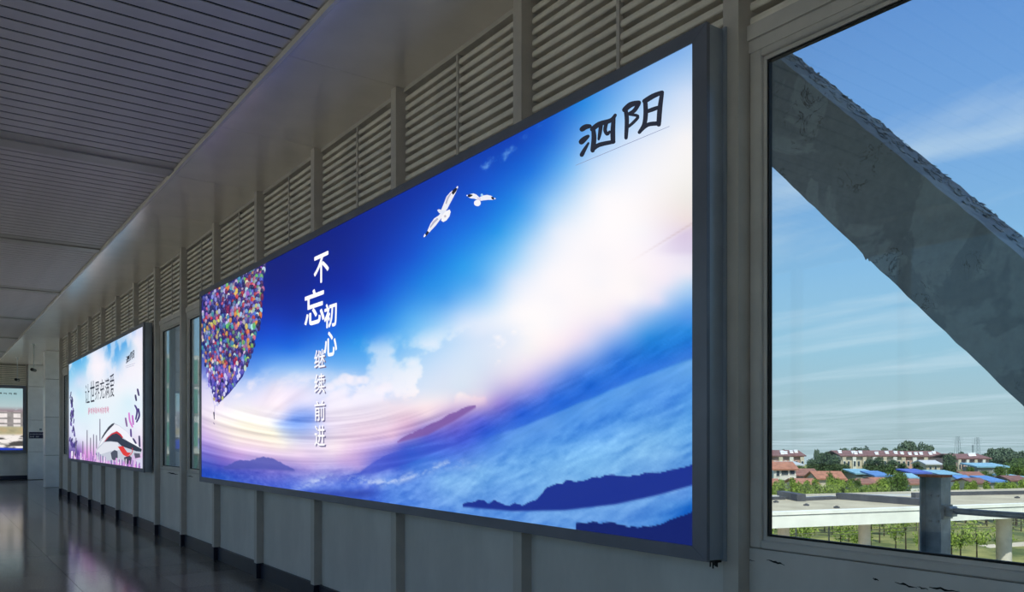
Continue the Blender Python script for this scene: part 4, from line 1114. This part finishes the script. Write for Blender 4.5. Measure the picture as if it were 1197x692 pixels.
# overhead cables and slim poles under the canopy
for u, va, vb, D in ((930.5, 616, 700, 46), (969, 612, 700, 47)):
    a = at(u, va, D)
    o = MB().tube((0, 0, 0), (0, 0, a.z - GROUND + .6), .05, .045, 8).box((-.12, -.02, a.z - GROUND - .4), (.12, .02, a.z - GROUND - .34)).build('slim_pole', 'rail_steel', None, loc=(a.x, a.y, GROUND))
    tag(o, 'slim grey pole %s the canopy fascia' % ('near the first column under' if u < 950 else 'between the first two columns under'), 'pole', 'slim poles under canopy')
for (ua, va, ub, vb), lb_ in zip(((884, 627, 1200, 609), (884, 629.5, 1200, 614)), ('upper', 'lower')):
    a, b_ = at(ua, va, 47), at(ub, vb, 53)
    o = MB().tube(a, b_, .022, seg=6).build('overhead_cable', 'sheet_pale'); tag(o, '%s of two pale thin cables strung behind the canopy columns' % lb_, 'cable', 'cables behind canopy')

# pale path across the lawn, right
a, b_ = at(1120, 640, 10.5 * F_PX / 128), at(1240, 636, 10.5 * F_PX / 124)
pth = MB().prism([(a.x + 2, a.y - 2), (b_.x + 6, b_.y - 2), (b_.x + 7, b_.y + 1), (a.x + 3, a.y - .5)], lambda x, y: (x, y, GROUND), lambda x, y: (x, y, GROUND + .03)).build('paved_path', 'paving')
tag(pth, 'pale paved path across the lawn beyond the canopy', 'path')

# ------------------------------------------------------------------ outside: houses and apartment rows
def facade_frame(u0, u1, D):
    """origin at the middle of a facade at depth D, x axis along the picture"""
    p = at((u0 + u1) / 2, HOR, D)
    return p, (u1 - u0) / F_PX * D


TOWN = []            # (u0, u1, D0, D1) footprints already taken


def free_depth(u0, u1, D, deep):
    moved = True
    while moved:
        moved = False
        for a0, a1, d0, d1 in TOWN:
            if u0 - 7 < a1 and u1 + 7 > a0 and D - 1.2 < d1 and D + deep + 1.2 > d0:
                D = d1 + 1.4; moved = True
    TOWN.append((u0, u1, D, D + deep))
    return D


def house(u0, u1, v_eave, v_ridge, D, wall, roof_m, label, cat='house', group='town houses', windows=(), deep=7.0, rot=0.0, flat=False, gable=False):
    deep = min(deep, 5.0); rot = 0.0
    D = free_depth(u0, u1, D, deep)
    p, w = facade_frame(u0, u1, D)
    e = empty('house', (p.x, p.y, GROUND), -YAW + rot)
    tag(e, label, cat, group)
    ze = EYE + (HOR - v_eave) / F_PX * D - GROUND
    hw = w / 2
    MB().box((-hw, 0, 0), (hw, deep, ze)).build('wall', wall, e)
    o = .35
    if flat:
        zr2 = ze + (v_eave - v_ridge) / F_PX * D
        MB().prism([(-o, ze), (deep + o, zr2), (deep + o, zr2 + .25), (-o, ze + .25)], lambda y, z: (-hw - o, y, z), lambda y, z: (hw + o, y, z)).build('roof', roof_m, e)
    else:
        yr = deep / 2
        zr2 = EYE + (HOR - v_ridge) / F_PX * (D + yr) - GROUND
        zr2 = max(zr2, ze + .5)
        MB().prism([(-o, ze - .08), (yr, zr2), (deep + o, ze - .08), (deep + o, ze + .12), (yr, zr2 + .2), (-o, ze + .12)], lambda y, z: (-hw - o, y, z), lambda y, z: (hw + o, y, z)).build('roof', roof_m, e)
        MB().prism([(0, ze), (deep, ze), (yr, zr2)], lambda y, z: (-hw, y, z), lambda y, z: (hw, y, z)).build('gable', wall, e)
    for (a_, b_, va, vb) in windows:
        xa_, xb_ = (a_ - (u0 + u1) / 2) / F_PX * D, (b_ - (u0 + u1) / 2) / F_PX * D
        za, zb_ = EYE + (HOR - va) / F_PX * D - GROUND, EYE + (HOR - vb) / F_PX * D - GROUND
        f_ = MB().box((xa_, -.06, zb_), (xb_, .02, za)).build('window', 'wall_white', e)
        nb = max(1, round((xb_ - xa_) / .9)); st_ = (xb_ - xa_) / nb
        for i in range(nb): box('pane', (xa_ + i * st_ + .06, -.08, zb_ + .06), (xa_ + (i + 1) * st_ - .06, -.055, za - .06), 'far_window', f_)
    return e


def apartments(u0, u1, v_top, v_roof, v_bot, D, wall, label, bays, heaters=True, seed=1):
    D = free_depth(u0, u1, D, 10)
    p, w = facade_frame(u0, u1, D); hw = w / 2; r3 = random.Random(seed)
    e = empty('apartment_block', (p.x, p.y, GROUND), -YAW)
    tag(e, label, 'building', 'apartment blocks of the town')
    Z = lambda v: EYE + (HOR - v) / F_PX * D - GROUND
    ze, zr2 = Z(v_roof), Z(v_top)
    MB().box((-hw, 0, 0), (hw, 9, ze)).build('wall', wall, e)
    MB().prism([(-.5, ze - .1), (4.5, zr2), (9.5, ze - .1), (9.5, ze + .1), (4.5, zr2 + .2), (-.5, ze + .1)], lambda y, z: (-hw - .3, y, z), lambda y, z: (hw + .3, y, z)).build('roof', 'tile_brown', e)
    st_ = w / bays
    for i in range(bays):
        x0 = -hw + i * st_
        if i % 2 == 0: box('bay_front', (x0 + st_ * .15, -.5, 0), (x0 + st_ * .85, 0, ze - .2), 'wall_white' if i % 4 else 'wall_cream', e)
        yv = -.5 if i % 2 == 0 else 0
        for fl_ in range(2):
            zc = ze - 1.0 - fl_ * 2.9
            if zc < 1: break
            f_ = box('window', (x0 + st_ * .28, yv - .06, zc - 1.2), (x0 + st_ * .72, yv + .01, zc), 'wall_white', e)
            box('pane', (x0 + st_ * .31, yv - .08, zc - 1.1), (x0 + st_ * .69, yv - .055, zc - .1), 'far_window', f_)
    if heaters:
        for i in range(int(w / 1.6)):
            x = -hw + r3.uniform(.5, w - .5); y = r3.uniform(.8, 2.6); z = ze + (zr2 - ze) * y / 4.5 + .2
            MB().tube((x - .4, y, z + .35), (x + .4, y, z + .35), .16, seg=8).prism([(-.6, 0), (-.6, .08), (0, .42), (0, .34)], lambda a_, b_, x=x, y=y, z=z: (x - .35, y + a_ * .8, z + b_ - .15), lambda a_, b_, x=x, y=y, z=z: (x + .35, y + a_ * .8, z + b_ - .15)).build('solar_heater', 'heater_white', e)


house(889, 913, 567, 561, 108, 'wall_cream', 'tile_orange', 'low orange roofed house half hidden below the white house', deep=5)
house(884, 899, 563, 558, 112, 'wall_grey', 'sheet_pale', 'low grey shed with pale roof at the window edge', deep=5)
house(932, 955, 566, 560.5, 116, 'wall_cream', 'tile_orange', 'low orange roof in front of the long red roof', deep=6)
house(1064, 1080, 566, 561.5, 116, 'wall_white', 'tile_red', 'low white walled house just left of the steel post', deep=5)
house(904.5, 930.5, 549, 541, 118, 'wall_white', 'tile_orange', 'white two storey house with orange tiled roof and dark windows left of the trees', windows=((907, 911.5, 549.8, 556.8), (912.8, 921.5, 549, 555.3), (922.8, 929, 548.8, 554.8)), deep=8, rot=.12)
house(1007, 1025, 566, 561, 118, 'wall_white', 'tile_red', 'low white house with faded red roof below the cyan shed', windows=((1016, 1019, 567.2, 569.5),), deep=6)
house(884, 904, 551.5, 546, 121, 'wall_grey', 'tile_orange', 'grey gabled wing joined behind the white two storey house', deep=9, rot=.12)
house(1137, 1154, 565, 560, 121, 'wall_cream', 'tile_brown', 'low brown tiled house below the dark red roof', deep=5)
house(979, 988, 562, 552, 133, 'wall_cream', 'tile_orange', 'narrow orange house between the tree groups', deep=6)
house(1025, 1040, 564, 560, 122, 'wall_cream', 'tile_orange', 'small orange roofed house below the blue shed', deep=5)
house(1124, 1137, 563, 556.5, 124, 'wall_white', 'sheet_blue', 'white house with steep blue roof right of the sky blue one', deep=6)
house(956, 986, 560, 552, 126, 'wall_cream', 'tile_orange', 'bright orange roof behind the pale green trees', deep=7)
house(1062, 1072, 559, 555, 126, 'wall_cream', 'sheet_cyan', 'small cream house with pale cyan roof left of the steel post', deep=5)
house(1158, 1174, 564, 559.5, 126, 'wall_grey', 'sheet_blue', 'shed with blue sheet roof near the right trees', flat=True, deep=8)
house(930, 956, 556, 549, 128, 'wall_grey', 'tile_red', 'long red roof right beside the white house', deep=8)
house(1131, 1152, 559, 552.5, 130, 'wall_cream', 'tile_red', 'dark red tiled roof behind the steep blue roof', deep=8)
house(1182, 1200, 562, 557, 130, 'wall_grey', 'tile_brown', 'grey house with brown roof at the right edge', deep=7)
house(1099, 1121, 556, 552.5, 132, 'wall_white', 'sheet_cyan', 'white house with sky blue sheet roof right of the steel post', flat=True, deep=8, windows=((1103, 1106, 559, 563), (1112, 1115, 559, 563)))
house(1024, 1040.5, 557.5, 553.5, 134, 'wall_grey', 'sheet_blue', 'shed with bright blue sheet roof beside the cyan one', flat=True, deep=8)
house(1067, 1086, 554, 551, 134, 'wall_grey', 'sheet_deepblue', 'shed with deep violet blue roof behind the steel post', flat=True, deep=8)
house(1001, 1023, 554.5, 551, 138, 'wall_grey', 'sheet_cyan', 'wide shed with pale cyan sheet roof', flat=True, deep=8)
house(1183, 1196, 558.5, 557, 140, 'wall_grey', 'sheet_cyan', 'tiny pale blue flat roof behind the brown roofed house', flat=True, deep=6)
house(1143, 1177, 546.5, 543.5, 150, 'wall_grey', 'sheet_cyan', 'long low building with wide pale blue roof before the apartments', flat=True, deep=9, windows=((1160, 1163, 549, 551.5), (1168, 1171, 549, 551.5)))
house(1083, 1099, 543, 539, 150, 'wall_cream', 'sheet_pale', 'cream house with pale grey roof before the apartments', deep=8, windows=((1086, 1089, 545, 549), (1092, 1095, 545, 549)))
house(918, 938, 544.5, 541.8, 150, 'wall_grey', 'sheet_pale', 'white flat roofed block behind the orange roofs', flat=True, deep=8)
apartments(884, 940, 527.5, 533, 545, 170, 'wall_pink', 'pink apartment row with brown roof at the left window edge', 9, True, 2)
apartments(983, 1054, 528, 533, 546, 168, 'wall_cream', 'cream apartment row with many rooftop heaters in the middle distance', 12, True, 3)
apartments(1052, 1104, 528.5, 533.5, 545, 160, 'wall_pink', 'pink apartment row behind the steel post', 8, True, 4)
apartments(1118, 1156, 532, 536, 555, 158, 'wall_pink', 'pink and white three storey apartment block right of the tall dark tree', 8, True, 5)

# ------------------------------------------------------------------ outside: trees
def crown_mesh(name, seed, rx, rz, n, leaf, m, clumps=9):
    rs = np.random.RandomState(seed)
    cc = rs.normal(size=(clumps, 3)); cc /= np.linalg.norm(cc, axis=1)[:, None]; cc *= rs.uniform(.25, .75, (clumps, 1)) * np.array((rx, rx, rz))
    cr_ = rs.uniform(.35, .6, clumps) * min(rx, rz)
    k = rs.randint(0, clumps, n); d = rs.normal(size=(n, 3)); d /= np.linalg.norm(d, axis=1)[:, None]
    pos = cc[k] + d * (cr_[k] * rs.uniform(.55, 1.05, n))[:, None] * np.array((1, 1, max(.7, rz / rx * .8)))
    a = rs.normal(size=(n, 3)); a /= np.linalg.norm(a, axis=1)[:, None]
    b_ = np.cross(a, d + rs.normal(size=(n, 3)) * .5); b_ /= np.linalg.norm(b_, axis=1)[:, None]
    s_ = leaf * rs.uniform(.6, 1.3, n)[:, None]
    V = np.concatenate([pos - a * s_ * .5, pos + b_ * s_ * .32, pos + a * s_ * .5, pos - b_ * s_ * .32]).astype(np.float32)
    me = bpy.data.meshes.new(name); idx = np.arange(n); f = np.stack([idx, idx + n, idx + 2 * n, idx + 3 * n], -1)
    me.vertices.add(4 * n); me.vertices.foreach_set('co', V.ravel())
    me.loops.add(4 * n); me.loops.foreach_set('vertex_index', f.ravel().astype(np.int32))
    me.polygons.add(n); me.polygons.foreach_set('loop_start', np.arange(0, 4 * n, 4, dtype=np.int32)); me.update(calc_edges=True)
    me.materials.append(MATS[m])
    return me


CR = {}
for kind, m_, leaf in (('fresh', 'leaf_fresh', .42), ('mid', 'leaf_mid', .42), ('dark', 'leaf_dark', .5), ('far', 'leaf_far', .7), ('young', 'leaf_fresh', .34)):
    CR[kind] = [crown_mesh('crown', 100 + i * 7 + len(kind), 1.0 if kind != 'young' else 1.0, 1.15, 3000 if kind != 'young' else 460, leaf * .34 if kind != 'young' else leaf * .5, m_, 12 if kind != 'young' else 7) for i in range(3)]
trunk_me = MB().tube((0, 0, 0), (0.03, 0, 1.0), .05, .03, 7).tube((.02, 0, .7), (.2, .1, 1.15), .025, .012, 6).tube((.02, 0, .75), (-.2, -.08, 1.2), .025, .012, 6).mesh('trunk')
trunk_me.materials.append(MATS['bark'])
tcount = 0; STAND = []; TREES = []
ORD = 'leftmost second third fourth fifth sixth seventh eighth ninth tenth eleventh twelfth thirteenth fourteenth fifteenth sixteenth seventeenth eighteenth nineteenth twentieth twenty-first twenty-second twenty-third twenty-fourth twenty-fifth twenty-sixth twenty-seventh twenty-eighth twenty-ninth thirtieth'.split()


def tree(u, v_top, D, half_px, kind, label, group, v_low=None, base_z=GROUND):
    """crown half width in pixels; crown top at v_top, bottom at v_low"""
    global tcount
    tcount += 1; r3 = random.Random(tcount * 13)
    for st in range(84):               # step nearer or farther until the crown stands free
        Dn = D + (st + 1) // 2 * .7 * (1 if st % 2 else -1)
        rx = half_px / F_PX * Dn; q = at(u, HOR, Dn)
        if all((q - o_).length > (rx + ro) * 1.12 for o_, ro in STAND) and not any(u - half_px * 1.25 - 4 < a1 and u + half_px * 1.25 + 4 > a0 and Dn + rx * 1.25 + .6 > d0 and Dn - rx * 1.25 - .6 < d1 for a0, a1, d0, d1 in TOWN): break
    D = Dn; STAND.append((at(u, HOR, D), rx))
    p = at(u, v_top, D)
    H_ = p.z - GROUND
    zl = (EYE + (HOR - v_low) / F_PX * D - GROUND) if v_low else H_ * .3
    rzz = (H_ - zl) / 2
    e = empty('tree', (p.x, p.y, GROUND), r3.uniform(0, 6.28)); tag(e, label, 'tree', group)
    TREES.append((u, e))
    c = link('crown', r3.choice(CR[kind]), None, e, (0, 0, zl + rzz)); c.scale = (rx * .98, rx * .98, rzz * .92); c.rotation_euler = (0, 0, r3.uniform(0, 6.28))
    t_ = link('trunk', trunk_me, None, e); s_ = (zl + rzz * .9); tw = 1.3 if kind == 'young' else max(s_ * .8, 1.6); t_.scale = (tw, tw, s_)
    return e


r4 = random.Random(17)
for u, vt, hp, D in ((893, 562, 8, 100), (905, 564, 8, 98), (917, 558, 9, 100), (927, 560, 9, 97), (938, 561, 8, 101), (947, 563, 8, 99), (957, 561, 9, 100), (967, 559, 9, 98), (976, 560, 8, 101), (986, 558, 9, 99), (996, 562, 8, 101), (1022, 566, 8, 99), (1032, 560, 9, 97), (1094, 569, 7, 100), (1105, 567, 8, 99), (1117, 566, 8, 97), (1129, 567, 8, 100), (1141, 565, 9, 98), (1153, 566, 8, 101), (1165, 564, 8, 99), (1177, 565, 8, 97), (1188, 564, 8, 99), (1198, 563, 8, 100), (1010, 568, 7, 96)):
    tree(u, vt - (3 if u < 1090 else 5), D + r4.uniform(-2, 2), hp * 1.1, 'fresh', 'bright green tree in the row right behind the canopy roof', 'bright green tree row', 592)
for u, vt, hp, vl, lab in ((972, 547, 7, 592, 'tall pointed green tree rising above the orange roofs'), (1046, 545, 12, 592, 'broad green tree beside the blue sheds'), (1054, 553, 10, 592, 'round green tree just left of the steel post'), (1000, 555, 8, 590, 'green tree left of the low white house'), (1036, 555, 8, 590, 'slim green tree at the right of the blue shed')):
    tree(u, vt, 104 if u != 972 else 110, hp, 'mid', lab, 'mid green trees before houses', vl)
for u, vt, hp, vl, D in ((950, 534, 10, 560, 146), (962, 526, 13, 560, 148), (975, 530, 11, 560, 147), (988, 540, 9, 566, 144), (996, 549, 8, 572, 138)):
    tree(u, vt, D, hp, 'dark', 'dark green tree in the big clump before the left apartments', 'dark tree clump', vl)
for u, vt, hp, vl, D in ((1018, 535, 9, 556, 152), (1029, 533, 10, 558, 151), (1041, 536, 10, 556, 152), (1053, 540, 8, 556, 150)):
    tree(u, vt, D, hp, 'dark', 'grey green tree before the cream apartment row', 'grey green trees mid distance', vl)
for u, vt, hp, vl, D in ((936, 545, 7, 566, 140), (944, 550, 7, 570, 136), (1014, 545, 8, 560, 147), (1062, 547, 7, 566, 141), (1088, 550, 7, 568, 140), (1122, 549, 6, 566, 139), (1134, 546, 6, 562, 148)):
    tree(u, vt, D, hp, 'mid', 'leafy tree standing in the gaps between the town roofs', 'trees between roofs', vl)
tree(1110, 527.5, 142, 10.5, 'dark', 'tall dark tree standing alone between the apartment blocks', 'single trees', 560)
tree(1072, 540, 150, 7, 'dark', 'small dark tree left above the steel post', 'single trees', 554)
for u, vt, hp, vl, D in ((1147, 548, 8, 566, 140), (1155, 550, 7, 568, 146), (1170, 545, 9, 568, 145), (1180, 541, 9, 566, 158), (1190, 536, 10, 566, 160), (1202, 534, 10, 566, 160)):
    tree(u, vt, D, hp, 'mid', 'leafy tree in the clump at the right window edge', 'right tree clump', vl)
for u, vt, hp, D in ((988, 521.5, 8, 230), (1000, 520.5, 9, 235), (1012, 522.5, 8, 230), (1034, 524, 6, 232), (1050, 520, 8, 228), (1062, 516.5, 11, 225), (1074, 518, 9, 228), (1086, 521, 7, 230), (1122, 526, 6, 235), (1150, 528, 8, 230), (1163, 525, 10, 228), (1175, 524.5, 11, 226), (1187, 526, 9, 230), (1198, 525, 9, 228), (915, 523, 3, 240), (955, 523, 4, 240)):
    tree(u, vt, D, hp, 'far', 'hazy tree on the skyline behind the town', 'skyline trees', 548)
for i in range(30):                     # young trees on the lawn seen between the columns
    u = 888 + i * 10.6 + r4.uniform(-3, 3); D = r4.uniform(62, 95)
    if u > 1060 and 66 < D < 88: D = r4.uniform(62, 67) if i % 3 == 0 else r4.uniform(88, 104)
    vb = HOR + (EYE - GROUND) * F_PX / D
    tree(u, vb - 4.6 / D * F_PX + r4.uniform(-4, 4), D, 1.1 / D * F_PX, 'young', 'thin young tree on the lawn seen under the canopy', 'young lawn trees', vb - 1.35 / D * F_PX)

by_label = {}
for u, e in TREES: by_label.setdefault(e['label'], []).append((u, e))
for lab_, lst in by_label.items():      # alike trees are told apart by their place in the row
    if len(lst) < 2: continue
    lst.sort(key=lambda t_: t_[0])
    for i, (u, e) in enumerate(lst):
        e['label'] = ('leftmost ' if i == 0 else ORD[i] + ' from left, ') + lab_

# pylons and their lines, far beyond the town
def pylon(u, v_top, D, lab):
    p = at(u, v_top, D); H_ = p.z - GROUND
    e = empty('power_pylon', (p.x, p.y, GROUND), -YAW); tag(e, lab, 'pylon', 'power pylons')
    w = .0040 * D; mb = MB(); th = .00023 * D
    for sx in (-1, 1):
        for sy in (-1, 1): mb.tube((sx * w, sy * w, 0), (sx * w * .35, sy * w * .35, H_), th, th * .8, 5)
    mb.build('lattice_leg', 'pylon_steel', e)
    br = MB(); nlev = 9
    for i in range(nlev):
        z0, z1 = H_ * i / nlev, H_ * (i + 1) / nlev; w0, w1 = w * (1 - .65 * i / nlev), w * (1 - .65 * (i + 1) / nlev)
        br.tube((-w0, -w0, z0), (w1, -w1, z1), th * .6, seg=4); br.tube((w0, -w0, z0), (-w1, -w1, z1), th * .6, seg=4)
    br.build('lattice_bracing', 'pylon_steel', e)
    for f in (.80, .88, .95):
        a_ = MB().tube((-w * 1.6, 0, H_ * f), (w * 1.6, 0, H_ * f), th * .7, seg=4).build('cross_arm', 'pylon_steel', e)
    return p


pylon(1119.5, 510, 262, 'left lattice power pylon above the tall dark tree')
pylon(1142, 511, 262, 'right lattice power pylon above the apartment block')
q = at(1137, 520, 255); o = MB().tube((0, 0, 0), (0, 0, q.z - GROUND), .22, .15, 8).box((-.4, -.1, q.z - GROUND - .6), (.4, .1, q.z - GROUND - .4)).build('utility_pole', 'pylon_steel', None, loc=(q.x, q.y, GROUND))
tag(o, 'short grey pole just left of the right pylon', 'pole')
for va, vb, lab in ((513.5, 514, 'top'), (517, 517.5, 'middle'), (520, 521, 'lowest')):
    pts = [at(u, va + (vb - va) * (u - 884) / 320 + 1.2 * math.sin((u - 884) / 40), 268) for u in np.linspace(850, 1230, 24)]
    mb = MB()
    for a_, b_ in zip(pts[:-1], pts[1:]): mb.tube(a_, b_, .045, seg=4)
    o = mb.build('power_line', 'pylon_steel'); tag(o, '%s of the power lines strung low across the sky' % lab, 'cable', 'far power lines')

# ------------------------------------------------------------------ outside the two narrow windows: truss post, brace and station building
tp = MB().tube((0, 0, 0), (0, 0, SOF + .19 + .95), .17, seg=28).build('truss_post', 'white_rod', None, loc=(4.55, 19.1, -.95))
tag(tp, 'round grey steel post close outside the narrow window between the billboards', 'post')
y0_ = 12.6
b2 = MB().prism([(y0_, -.9), (y0_ + .66, -.9), (y0_ + .66 - 5.0, SOF + .19), (y0_ - 5.0, SOF + .19)], lambda y, z: (4.3, y + 5, z), lambda y, z: (4.72, y + 5, z)).build('diagonal_brace', 'station_white')
tag(b2, 'pale diagonal brace seen at the top of the narrow window beside the large billboard', 'brace')
sb = empty('station_building', (8.0, 46, GROUND)); tag(sb, 'pale station building with rows of green glass seen through the narrow windows', 'building')
box('wall', (0, 0, 0), (16, 10, 15), 'station_white', sb)
for zz in (8.2, 10.0, 11.8, 13.4):
    for i in range(12):
        f_ = box('window', (.15 + i * 1.32, -.06, zz), (.15 + i * 1.32 + 1.26, .02, zz + 1.4), 'frame_paint', sb)
        box('pane', (.2 + i * 1.32, -.08, zz + .05), (.1 + i * 1.32 + 1.26, -.055, zz + 1.35), 'glass_green', f_)
box('ledge', (-.2, -.5, 9.65), (16.2, 0, 9.95), 'station_white', sb)
